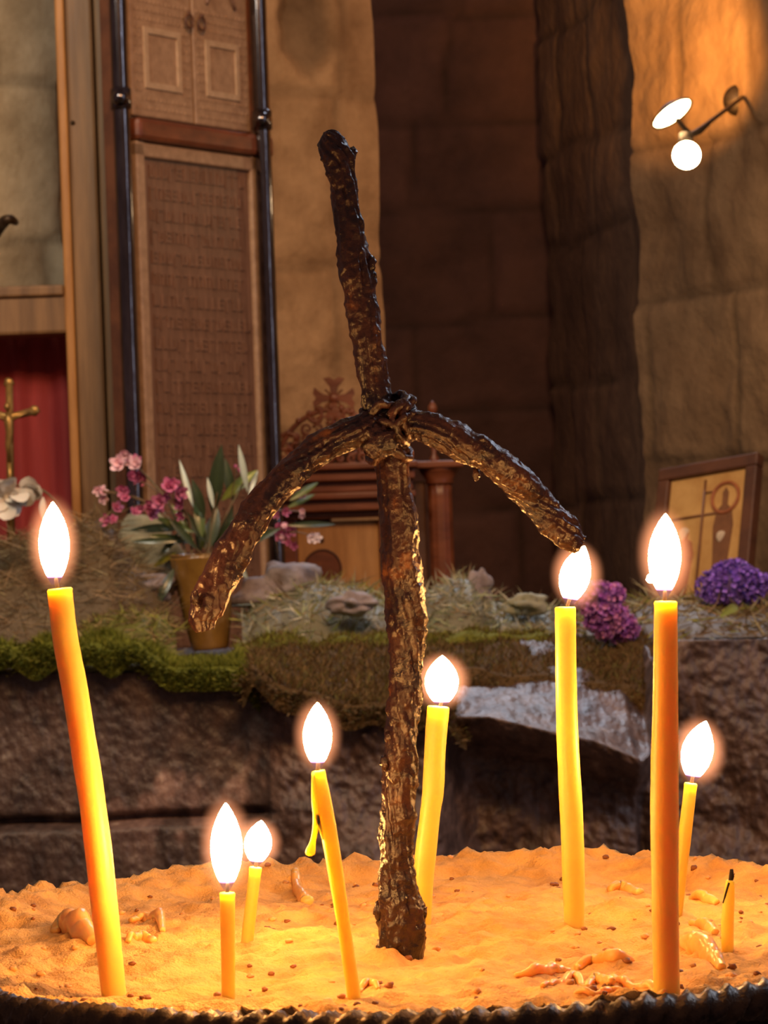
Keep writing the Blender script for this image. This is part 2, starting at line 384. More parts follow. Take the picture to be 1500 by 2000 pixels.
G1 = (.20, .22, .03); G2 = (.29, .29, .05); G3 = (.12, .14, .025); B1 = (.17, .10, .04); B2 = (.28, .18, .08); T1 = (.42, .38, .24); T2 = (.55, .50, .36); GT = (.30, .33, .18)
moss('moss_mat', 'thick green moss mat draped over the left block of the ledge', -240, 505, 3.835, 4.16, 32000, .012, [G1, G2, G3, G1])
moss('brown_moss', 'brownish dried moss on the sloping middle of the ledge', 470, 905, 3.785, 4.22, 11000, .013, [B1, B2, (.15, .13, .04), B1], lump=.012)
moss('russet_moss', 'thin russet moss at the top of the sloping slab by the middle candle', 850, 1290, 4.0, 4.24, 4500, .012, [B1, (.20, .12, .05), (.15, .13, .04)], lump=.010)
moss('olive_moss', 'olive moss strip behind the vase along the middle of the ledge', 440, 1100, 4.20, 4.32, 7000, .010, [G2, (.22, .20, .04), B1], lump=.02)
def heap(name, label, pts, y0, y1, n, cols, lmax=.05, w=.0022, upd=.5):
    """pts: crest outline (px, py) of the heap as seen at depth ym"""
    ym = (y0+y1)/2; mb = MB(); x0 = pts[0][0]; x1 = pts[-1][0]; nx = 60; ny = 14; vs = []
    def H(px, y):
        cz = at(px, itp(pts, px), ym).z-.010; b = topz(px, min(y, 4.9))-.004
        t = (y-y0)/(y1-y0); return b+max(0, cz-b)*sin(pi*min(1, max(0, t)))**.7*(1+.12*noise.noise(Vector((px/20, y*30, 1))))
    for j in range(ny+1):
        y = lerp(y0, y1, j/ny)
        for i in range(nx+1):
            px = lerp(x0, x1, i/nx); vs.append(Vector((at(px, 1150, y).x, y, H(px, y))))
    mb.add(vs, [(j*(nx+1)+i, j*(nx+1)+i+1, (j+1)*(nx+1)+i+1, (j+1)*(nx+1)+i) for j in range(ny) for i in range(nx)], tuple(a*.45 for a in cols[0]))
    for _ in range(n):
        px = R.uniform(x0, x1); y = lerp(y0, y1, R.uniform(0, .75)); c = R.choice(cols); f = R.uniform(.6, 1.35)
        p = (at(px, 1150, y).x, y, H(px, y))
        blade(mb, p, (R.uniform(-1, 1), R.uniform(-.5, .5), R.uniform(-.25, upd)), lmax*R.uniform(.25, 1), w*R.uniform(.5, 1.3), tuple(a*f for a in c), bend=.5)
    return tag(mb.build(name, 'straw'), label, 'straw', kind='stuff')
heap('dry_hay', 'brown dry hay heaped at the left end of the ledge', [(-330, 1170), (-240, 1080), (-120, 1050), (0, 1055), (90, 1040), (170, 1010), (215, 1000), (240, 1060), (330, 1160)], 4.25, 4.6, 6000, [B2, (.33, .22, .12), B1, (.30, .24, .12)], .05, w=.0014)
heap('dry_straw', 'pale dry straw strewn behind the iron cross shaft', [(470, 1190), (520, 1150), (600, 1125), (680, 1130), (740, 1155), (790, 1150), (850, 1160)], 4.30, 4.6, 1500, [T1, GT, B2, T2, G2], .04, upd=.7)
heap('straw_heap', 'tangled straw and dry leaves heaped right of the cross shaft', [(815, 1165), (840, 1140), (880, 1120), (920, 1118), (950, 1160), (1010, 1170), (1110, 1185)], 4.30, 4.55, 1300, [T1, GT, B2, GT, T2], .035, upd=.7)
heap('leafy_hay', 'hay with green leaves under the purple flowers at the right end of the ledge', [(1130, 1200), (1200, 1180), (1260, 1160), (1340, 1160), (1420, 1165), (1500, 1160), (1700, 1165), (1800, 1200)], 4.2, 4.6, 2600, [B2, G2, (.30, .24, .10), B1, T1], .05, upd=.4)
heap('mossy_litter', 'olive leaf litter between the mossy stone and the vase', [(150, 1215), (200, 1190), (260, 1185), (310, 1190), (340, 1215)], 4.18, 4.36, 900, [G2, B2, (.33, .26, .10)], .03)
# stones among the straw
def rock(name, px, py, rx, rz, d, m, label, seed, ry=None):
    c = at(px, py, d); k = d/FPX
    mb = MB().blob(c, rx*k, (ry or rx)*k*.8, rz*k, 40, .28, 1.6, seed=seed)
    for i, v in enumerate(mb.v): mb.v[i] = v+(v-c).normalized()*.006*fbm(v*40, 3)
    return tag(mb.build(name, m), label, 'stone')
rock('stone', 285, 1075, 70, 66, 4.55, 'stone_mossy', 'mossy grey green stone left of the vase', 3)
rock('stone', 275, 1150, 62, 28, 4.40, 'stone_violet', 'flat violet grey stone below the mossy stone', 5)
rock('stone', 560, 1150, 84, 42, 4.46, 'stone_violet', 'grey jagged stone right of the vase', 8)
rock('stone', 690, 1180, 44, 20, 4.30, 'stone_violet', 'small grey stone in the straw left of the cross shaft', 11)
rock('stone', 1030, 1180, 38, 20, 4.34, 'stone_mossy', 'small mossy stone right of the straw heap', 14)
rock('stone', 940, 1150, 24, 36, 4.42, 'stone_violet', 'upright pinkish stone chip in the straw heap', 16)

def leaf(mb, a, b, w, col, bend=.1, fold=.25, edge=None):
    a = Vector(a); b = Vector(b); d = b-a; L = d.length; dn = d.normalized()
    s = dn.cross(Vector((0, -1, .15))).normalized(); up = s.cross(dn).normalized()
    if up.y > 0: up = -up
    n = 12; vs = []; cc = []
    for i in range(n+1):
        t = i/n; ww = w*.5*(sin(pi*min(1, t*1.02+.0))**.75 if 0 < t < 1 else .03)
        c = a+d*t+up*(bend*L*sin(pi*t))
        for k, u in enumerate((-1, -.5, 0, .5, 1)):
            vs.append(c+s*u*ww+up*(abs(u)*ww*fold)); f = 1.25 if u == 0 else 1
            cc.append(tuple(x*f for x in (edge if (edge and abs(u) == 1) else col)))
    fs = [(i*5+k, i*5+k+1, (i+1)*5+k+1, (i+1)*5+k) for i in range(n) for k in range(4)]
    mb.add(vs, fs, lambda i: cc[i]); return mb
def palm(label, a, b, w, col, group=None):
    mb = leaf(MB(), a, b, w, col, .03); o = mb.build('green_blade', 'leaf'); return tag(o, label, 'leaf')
palm('long green blade lying across the ledge from the vase to the right candle', onz(455, 1197, 1.085), onz(1085, 1192, 1.085), .035, (.20, .20, .03))
palm('short bright green blade lying right of the vase', onz(462, 1172, 1.10), onz(560, 1185, 1.09), .016, (.30, .34, .05))
palm('small green blade lying under the right purple flower head', onz(1405, 1205, 1.10), onz(1440, 1185, 1.105), .012, (.28, .33, .05))

# ------------------------------------------------------------------ vase with oleander sprigs
vb = onz(411, 1268, 1.060); vd = vb.y; K = vd/FPX
vt = at(394, 1085, vd)
def vase():
    t = empty('flower_vase', vb, 'amber brown flared vase holding the pink oleander on the mossy ledge', 'vase')
    ax = vt-vb; H = ax.length; ax.normalize(); mb = MB()
    prof = [(.0, 0), (34*K, 0), (36*K, .02*H), (38*K, .07*H), (44*K, .25*H), (52*K, .55*H), (58*K, .8*H), (62*K, .97*H), (63*K, H), (60*K, 1.0*H), (57*K, .95*H), (46*K, .6*H), (30*K, .2*H), (0, .18*H)]
    mb.lathe(vb, prof, 48, ax, fn=lambda p, t, a, r: .02*r*cos(a*14)*sstep(.1*H, .9*H, (p-vb).dot(ax)))
    mb.build('body', 'vase', t)
    mb = MB(); n = 60
    mb.tube([vt+Vector((cos(2*pi*i/n)*61.5*K, sin(2*pi*i/n)*61.5*K, .001)) for i in range(n)], 2.2*K, 8, closed=True); mb.build('lip', 'vase', t)
vase()
DG = (.045, .065, .03); MG = (.09, .13, .03); BG = (.20, .26, .04); YG = (.30, .30, .04); PG = (.50, .58, .50)  # PG puts the bluish sheen of the pale leaves into their colour
PK = (.66, .20, .38); PL = (.90, .60, .68); PD = (.48, .11, .25); PW = (.92, .78, .82)
def petal(mb, c, d, u, L, w, col):
    d = d.normalized(); s = d.cross(u).normalized(); up = s.cross(d); vs = []; n = 5
    for i in range(n+1):
        t = i/n; ww = w*.5*(sin(pi*(.12+.80*t))**.8)
        m_ = c+d*L*t+up*L*.35*t*t
        vs += [m_-s*ww+up*ww*.3*sin(t*5), m_, m_+s*ww-up*ww*.3*sin(t*4)]
    mb.add(vs, [(i*3+k, i*3+k+1, i*3+k+4, i*3+k+3) for i in range(n) for k in range(2)], lambda i: tuple(x*(.8+.3*(i//3)/n) for x in col))
def bloom(mb, c, r, col, n=3):
    """a small group of double flowers about r metres across"""
    for q in range(n):
        cc = c+Vector((R.gauss(0, .42), R.gauss(0, .3), R.gauss(0, .42)))*r; u = Vector((R.uniform(-.9, .9), -1, R.uniform(-.6, .7))).normalized()
        e1 = u.cross(Vector((0, 0, 1))).normalized(); e2 = u.cross(e1); rr = r*R.uniform(.55, .8); f = R.uniform(.8, 1.2); k0 = R.random()
        for ring in range(2):
            for i in range(5):
                a = 2*pi*(i+k0+.5*ring)/5; d = e1*cos(a)+e2*sin(a)+u*(.35+.6*ring)
                petal(mb, cc, d, u, rr*(1-.3*ring), rr*.75, tuple(x*f for x in col))
def sprig(label, tip, leaves, flowers, via=None, dj=0):
    base = vt+Vector((R.uniform(-.6, .6)*40*K, R.uniform(-.5, .5)*40*K, -.02))
    t = empty('oleander_sprig', base, label, 'flower sprig', 'oleander sprigs in the vase')
    tipp = at(tip[0], tip[1], vd+dj); v = at(via[0], via[1], vd+dj*.4) if via else (base+tipp)/2+Vector((0, 0, .01))
    P = spline([tuple(base-Vector((0, 0, .03))), tuple(base), tuple(v), tuple(tipp)], 24)
    mb = MB().tube(P, [lerp(.0028, .0012, i/23) for i in range(24)], 7)
    for f in flowers:
        fp = at(f[0], f[1], vd+dj); q = Vector(P[16]); mb.tube(spline([tuple(q), tuple((q+fp)/2+Vector((0, 0, .004))), tuple(fp)], 8), .0009, 5)
    mb.build('stem', 'stem', t)
    for (bx, by, tx, ty, w, c) in leaves:
        d0 = vd+dj*.4+R.uniform(-.02, .02)
        leaf(MB(), at(bx, by, d0), at(tx, ty, d0+R.uniform(-.03, .03)), w*K, c, R.uniform(.02, .10)).build('leaf', 'leaf', t)
    for (fx, fy, r, c) in flowers:
        mb = MB(); bloom(mb, at(fx, fy, vd+dj+R.uniform(-.01, .01)), r*1.2*K, c, max(2, int(r/5))); mb.build('flower', 'petal', t)
sprig('oleander sprig with the highest pale pink flowers at upper left', (262, 905), [(350, 1040, 310, 1090, 14, DG), (360, 1030, 252, 1036, 18, DG)], [(252, 898, 22, PL), (272, 920, 20, PK), (262, 935, 15, PD)], (330, 985), .03)
sprig('oleander sprig with pale flowers hanging at far left', (200, 960), [(360, 1056, 255, 1058, 12, DG), (345, 1078, 298, 1108, 12, YG)], [(200, 958, 17, PL), (243, 968, 17, PK), (225, 1008, 18, PK)], (300, 990), -.01)
sprig('oleander sprig with the dense magenta flower group in front', (340, 975), [(378, 1055, 335, 985, 13, YG), (380, 1040, 300, 1010, 14, MG), (340, 1110, 305, 1188, 18, DG)], [(278, 998, 16, PK), (305, 985, 20, PK), (328, 968, 22, PK), (350, 985, 18, PD)], (370, 1020), -.03)
sprig('oleander sprig of upright dark and pale leaves without flowers', (430, 940), [(415, 1005, 433, 868, 30, DG), (378, 992, 350, 898, 11, PG), (417, 992, 405, 932, 10, PG), (400, 1010, 375, 935, 20, DG), (395, 1050, 385, 960, 22, MG), (430, 1060, 455, 985, 20, DG), (410, 1070, 425, 990, 24, DG), (405, 1060, 350, 990, 18, DG), (400, 1075, 420, 1000, 22, DG), (425, 1075, 470, 1010, 20, DG), (385, 1072, 330, 1012, 16, DG), (440, 1080, 500, 1045, 18, DG), (375, 1060, 290, 1045, 16, MG), (390, 1080, 395, 1010, 22, MG), (415, 1085, 448, 1020, 20, DG)], [], (415, 1010), 0)
sprig('oleander sprig with slim leaf coloured with a bluish white sheen and one tiny bud', (480, 935), [(484, 962, 466, 868, 13, PG), (432, 978, 502, 918, 22, BG), (486, 968, 504, 918, 9, PG), (455, 980, 440, 895, 20, DG), (450, 1020, 520, 980, 18, DG), (440, 1040, 490, 1010, 16, MG)], [(464, 912, 7, PK)], (445, 1000), .02)
sprig('oleander sprig with magenta and white flowers low on the right', (575, 1040), [(560, 1026, 656, 1024, 12, DG), (470, 1070, 550, 1030, 16, DG), (455, 1095, 484, 1130, 14, PG)], [(558, 1050, 22, PK), (604, 1044, 15, PW), (545, 1035, 10, PL), (575, 1068, 12, PD)], (490, 1040), -.02)
sprig('oleander sprig with small flowers high on the right behind the cross arm', (580, 960), [(565, 978, 622, 942, 14, MG), (560, 992, 616, 965, 12, MG), (470, 1040, 540, 990, 16, DG), (520, 1000, 545, 940, 12, DG)], [(578, 965, 15, PK), (540, 1003, 15, PK), (590, 1000, 9, PL)], (480, 1010), .03)

# purple flower heads, white flower
def purple(label, blobs, d, cols):
    c0 = at(blobs[0][0], blobs[0][1], d); base = Vector((c0.x, c0.y, topz(blobs[0][0], d)))
    t = empty('purple_flower_head', base, label, 'flower', 'purple flower heads on the ledge'); mb = MB()
    for (px, py, r) in blobs:
        c = at(px, py, d); rr = r*d/FPX; mb.blob(c, rr*.8, rr*.8, rr*.8, 12, .1, 2, col=tuple(x*.4 for x in cols[0]))
        for _ in range(int(r*5)):
            u = Vector((R.gauss(0, 1), R.gauss(0, 1)-.4, R.gauss(0, 1))).normalized(); p = c+u*rr*R.uniform(.78, 1.02); e1 = u.cross(Vector((.1, .2, 1))).normalized(); e2 = u.cross(e1); col = R.choice(cols); f = R.uniform(.6, 1.4)
            for i in range(4):
                a = pi*i/2+R.random(); petal(mb, p, e1*cos(a)+e2*sin(a)+u*.5, u, .0055, .0042, tuple(x*f for x in col))
    mb.build('florets', 'petal', t)
    mb = MB().tube(spline([tuple(base-Vector((0, 0, .004))), tuple((base+c0)/2+Vector((.01, .02, 0))), tuple(c0)], 8), .0025, 7); mb.build('stem', 'stem', t)
V1 = (.34, .09, .42); V2 = (.52, .18, .60); V4 = (.60, .22, .46)
purple('magenta violet flower head drooping over the ledge between the two tall candles', [(1175, 1180, 42), (1150, 1165, 28), (1195, 1215, 38), (1222, 1228, 24), (1170, 1205, 30), (1200, 1160, 18)], 4.16, [V2, V4, V1])
U1 = (.24, .11, .60); U2 = (.36, .19, .80); U3 = (.15, .07, .38)
purple('deep violet blue flower head at the right end of the ledge', [(1430, 1145, 50), (1395, 1150, 34), (1465, 1145, 32), (1435, 1118, 26), (1490, 1140, 18), (1410, 1125, 22)], 4.35, [U1, U2, U3])
def white_flower():
    d = 4.25; t = empty('white_flower', at(-30, 1120, d+.1), 'white ruffled flower on an arching stem at the left edge', 'flower')
    mb = MB(); c = at(28, 972, d)
    for i in range(16):
        a = R.uniform(0, 2*pi); u = Vector((R.uniform(-.5, .5), -1, R.uniform(-.5, .5))).normalized(); e1 = u.cross(Vector((0, 0, 1))).normalized(); e2 = u.cross(e1)
        petal(mb, c+Vector((R.uniform(-.022, .022), R.uniform(-.01, .01), R.uniform(-.008, .012))), e1*cos(a)+e2*sin(a)*.8+u*.3, u, .026, .028, (.80, .74, .66))
    mb.build('petals', 'petal', t)
    mb = MB(); leaf(mb, at(84, 970, d), at(84, 1015, d), .010, (.72, .66, .58)); mb.build('hanging_petal', 'petal', t)
    P = spline([tuple(at(-30, 1125, d+.1)), tuple(at(-40, 1020, d+.05)), tuple(at(10, 955, d+.02)), tuple(at(70, 952, d)), tuple(at(110, 980, d)), tuple(at(125, 1010, d))], 24)
    MB().tube(P, .0016, 7).build('stem', 'stem', t)
white_flower()

# ------------------------------------------------------------------ left background: post, beam, red cloth, crucifix
def post():
    d = 4.98; a = at(106, 0, d); b = at(214, 0, d); x0 = at(123, 500, d).x; x1 = at(222, 500, d).x
    t = empty('wooden_post', (x0, d, 0), 'tall grooved wooden post left of the carved panel', 'post')
    w = (x1-x0)
    MB().box((x0, d, 0), (w*.19, 0, 0), (0, .12, 0), (0, 0, 2.5), bev=.004).build('edge_strip', 'wood_gold', t, smooth=False)  # the strip's more orange light is put into its honey colour
    MB().box((x0+w*.215, d-.012, 0), (w*.53, 0, 0), (0, .13, 0), (0, 0, 2.5), bev=.005).build('middle_board', 'wood_post', t, smooth=False)
    MB().box((x0+w*.77, d-.004, 0), (w*.26, 0, 0), (0, .12, 0), (0, 0, 2.5), bev=.004).build('inner_strip', 'wood_post', t, smooth=False)
    MB().box((x0+.004, d+.02, 0), (w, 0, 0), (0, .09, 0), (0, 0, 2.495)).build('core', 'wood_dark', t, smooth=False)
    kx = x0+w*.30; p = Vector((kx, d-.012, at(140, 242, d).z)); MB().lathe(p, [(0, -.003), (.0035, -.003), (.004, .001), (0, .003)], 14, Vector((0, -1, 0))).build('nail', 'iron_rim', t)
    p = at(40, 700, d)
    return x0
PX0 = post()
d = 5.0; zb0 = at(60, 655, d).z; zb1 = at(60, 565, d).z; xl = at(-160, 600, d).x
beam = MB().box((xl, d-.02, zb0), (PX0-xl+.004, 0, 0), (0, .10, 0), (0, 0, zb1-zb0), bev=.006)
beam.box((xl, d-.028, zb1-.014), (PX0-xl, 0, 0), (0, .11, 0), (0, 0, .018), bev=.004)
tb = empty('wooden_crossbeam', (xl, d, zb0), 'brown wooden crossbeam above the red cloth, left of the post', 'beam')
beam.build('beam', 'wood_post', tb, smooth=False)
MB().box((xl, d, 0), (.05, 0, 0), (0, .08, 0), (0, 0, zb0)).build('support', 'wood_post', tb, smooth=False)
mb = MB(); vs = []; nx = 90; nz = 30
for j in range(nz+1):
    for i in range(nx+1):
        x = lerp(xl, PX0+.01, i/nx); vs.append(Vector((x, d+.11+.006*sin(x*75)+.003*sin(x*170+j*.05), lerp(.02, zb0+.004, j/nz))))
mb.add(vs, [(j*(nx+1)+i, j*(nx+1)+i+1, (j+1)*(nx+1)+i+1, (j+1)*(nx+1)+i) for j in range(nz) for i in range(nx)])
rc = mb.build('red_curtain', 'cloth_red'); tag(rc, 'crimson cloth hanging in folds below the crossbeam', 'curtain')
sm = rc.modifiers.new('thickness', 'SOLIDIFY'); sm.thickness = .002
def crucifix():
    d = 4.78; k = d/FPX; b = at(20, 1065, d); t = empty('crucifix', b, 'aged brass crucifix standing before the red cloth at the left edge', 'crucifix')
    m = MB(); P = lambda x, y: at(x, y, d)
    m.tube([P(22, 1065), P(18, 750)], [8*k, 7*k], 10, fn=lambda p, t, a, r: .0012*noise.noise(p*200))
    m.tube([P(-28, 803), P(18, 815), P(66, 803)], [8*k, 7*k, 8*k], 10)
    for (x, y) in ((18, 748), (-30, 802), (68, 802)): m.blob(P(x, y), 10*k, 7*k, 10*k, 12, .2, 3)
    m.build('cross', 'brass', t)
    m = MB()   # the figure on it, one body
    m.tube([P(20, 905)+Vector((0, -.008, 0)), P(18, 870)+Vector((0, -.012, 0)), P(21, 845)+Vector((0, -.012, 0)), P(19, 822)+Vector((0, -.012, 0)), P(17, 806)+Vector((0, -.012, 0))], [4*k, 6*k, 8*k, 10*k, 4*k], 10)
    m.blob(P(16, 795)+Vector((0, -.014, 0)), 6*k, 6*k, 8*k, 12, .05)
    for sx in (-1, 1): m.tube([P(18+sx*6, 820)+Vector((0, -.012, 0)), P(18+sx*24, 812)+Vector((0, -.01, 0)), P(18+sx*42, 804)+Vector((0, -.008, 0))], [4*k, 3*k, 2*k], 8)
    m.tube([P(20, 905)+Vector((0, -.008, 0)), P(21, 935)+Vector((0, -.010, 0)), P(20, 955)+Vector((0, -.008, 0))], [5*k, 4*k, 2.5*k], 8)
    m.build('figure', 'brass', t)
    MB().box(P(-8, 1075)-Vector((0, .02, .012)), (56*k, 0, 0), (0, .05, 0), (0, 0, .014), bev=.002).build('base', 'brass', t, smooth=False)
    return t
crucifix()
hk = MB().tube(spline([tuple(at(-25, 470, 5.12)), tuple(at(0, 440, 5.08)), tuple(at(18, 428, 5.05)), tuple(at(32, 436, 5.10))], 12), [.010, .012, .013, .012, .011, .010, .009, .008, .008, .007, .006, .004], 10)
tag(hk.build('iron_hook', 'iron_rim'), 'dark iron hook on the pale stone wall at the left edge', 'hook')

# ------------------------------------------------------------------ tall carved panel between two steel poles
def carved_stand():
    dl, dr = 4.78, 5.06
    def Q(px, py):   # point on the panel's plane; px measured at height py
        t = (px-262)/(500-262); return at(px, py, lerp(dl, dr, t))
    A = at(262, 500, dl); B = at(500, 500, dr); A = Vector((A.x, A.y, 0)); B = Vector((B.x, B.y, 0))
    e = (B-A).normalized(); n = Vector((e.y, -e.x, 0)); Wd = (B-A).length
    t = empty('carved_panel_stand', A, 'tall carved wooden panel stand with two double doors on top, between dark steel poles', 'panel stand')
    up = Vector((0, 0, 1))
    def slab(u0, u1, z0, z1, off, th, name, m, bev=.003, par=t): return MB().box(A+e*u0+up*z0+n*off, e*(u1-u0), -n*th, up*(z1-z0), bev=bev).build(name, m, par, smooth=False)
    zA = at(262, 205, dl).z; zb = zA-.036
    # poles
    for (px, nm) in ((247, 0), (521, 1)):
        dd = dl-.02 if nm == 0 else dr-.02
        p = at(px, 500, dd); po = MB().tube([(p.x, p.y, z) for z in [0+i*.05 for i in range(53)]], .0135, 20, fn=lambda q, tt, a, r: .0006*noise.noise(q*60)).build('pole', 'pole', t)
        kz = at(238 if nm == 0 else 517, 193 if nm == 0 else 235, dd).z
        c = Vector((p.x-.0, p.y-.014, kz)); MB().blob(c, .0135, .0135, .0135, 24, 0).build('round_bolt', 'pole', t)
        MB().lathe(Vector((p.x, p.y, kz-.018)), [(.013, 0), (.0165, .003), (.0165, .033), (.013, .036)], 20).build('collar', 'pole', t)
    # frame stiles beside the panel
    slab(-.030, .004, 0.02, 2.55, .0, .03, 'stile', 'wood_dark'); slab(Wd-.004, Wd+.038, .02, 2.55, .0, .035, 'stile', 'wood_red')
    slab(-.004, Wd+.035, zb-.02, zb+.016, .022, .045, 'rail', 'wood_red', .008)
    low = slab(.0, Wd, .3, zb-.02, .004, .02, 'lower_panel', 'wood_panel')
    slab(.0, .022, .3, zb-.02, .012, .012, 'moulding', 'wood_relief'); slab(Wd-.022, Wd, .3, zb-.02, .012, .012, 'moulding', 'wood_relief'); slab(.0, Wd, zb-.045, zb-.022, .012, .012, 'moulding', 'wood_relief')
    # rows of worn carved letters in low relief
    mb = MB(); rr = random.Random(3); z = zb-.075
    while z > .9:
        u = .040
        while u < Wd-.045:
            w = rr.uniform(.010, .017); h = .020; g = rr.randint(0, 4)
            def bar(u0, v0, u1, v1): mb.box(A+e*(u+u0*w)+up*(z+v0*h)+n*.0042, e*((u1-u0)*w), n*.0020, up*((v1-v0)*h))
            bar(0, -.2 if g == 0 else 0, .2, 1)
            if g in (0, 2, 3): bar(.2, .8, .9, 1)
            if g in (1, 3, 4): bar(.2, 0, .9, .2)
            if g in (2, 4): bar(.75, 0, .95, .8)
            if g == 3: bar(.4, .4, .9, .58)
            u += w+.006
        z -= .034
    mb.build('carved_lettering', 'wood_panel', low, smooth=False)
    # two doors
    mid = Wd*.50; ztop = 2.5
    for k, (u0, u1) in enumerate(((.002, mid-.0025), (mid+.0025, Wd-.010))):
        dr_ = slab(u0, u1, zb+.02, ztop, .006, .022, 'door', 'wood_relief')
        w = u1-u0; cx = (u0+u1)/2; zc = zb+.115; hs = w*.30
        for (a0, a1, b0, b1) in ((-hs, hs, hs-.010, hs), (-hs, hs, -hs, -hs+.010), (-hs, -hs+.010, -hs+.010, hs-.010), (hs-.010, hs, -hs+.010, hs-.010)):
            MB().box(A+e*(cx+a0)+up*(zc+b0)+n*.005, e*(a1-a0), n*.004, up*(b1-b0)).build('raised_square', 'wood_pale', dr_, smooth=False)
        mb = MB()      # dotted carving
        for i in range(14):
            for j in range(13):
                uu = u0+.012+(w-.024)*i/13; zz = zb+.035+.17*j/12
                if abs(uu-cx) < hs+.004 and abs(zz-zc) < hs+.004: continue
                mb.box(A+e*(uu-.0026)+up*(zz-.0026)+n*.005, e*.0052, n*.0022, up*.0052)
        mb.build('dotted_carving', 'wood_relief', dr_, smooth=False)
        mb = MB(); zf = zb+.275    # worn ornamental relief above
        for s in (-1, 1):
            for q in range(3):
                P = [A+e*(cx+s*(.012+.020*sin(v*2.2+q)))+up*(zf+.03*q+.028*cos(v*2.4))+n*.008 for v in [i*.25 for i in range(9)]]
                mb.tube(P, .0035, 6)
            P = [A+e*(cx+s*.04*v)+up*(zf-.02-.035*v*v)+n*.008 for v in [i/6 for i in range(7)]]; mb.tube(P, .0035, 6)
        mb.build('worn_ornament', 'wood_panel', dr_)
        c = A+e*(mid+(-.017 if k == 0 else .017))+up*(zb+.188)+n*.014
        MB().tube([c+e*cos(2*pi*i/24)*.009+up*(sin(2*pi*i/24)*.011-.004) for i in range(24)], .0022, 8, closed=True).build('ring_pull', 'wood_dark', dr_)
        MB().blob(c+up*.009, .004, .004, .004, 10, 0).build('ring_boss', 'wood_dark', dr_)
    slab(-.03, Wd+.03, .0, .3, .02, .06, 'plinth', 'wood_dark')
    return t
carved_stand()

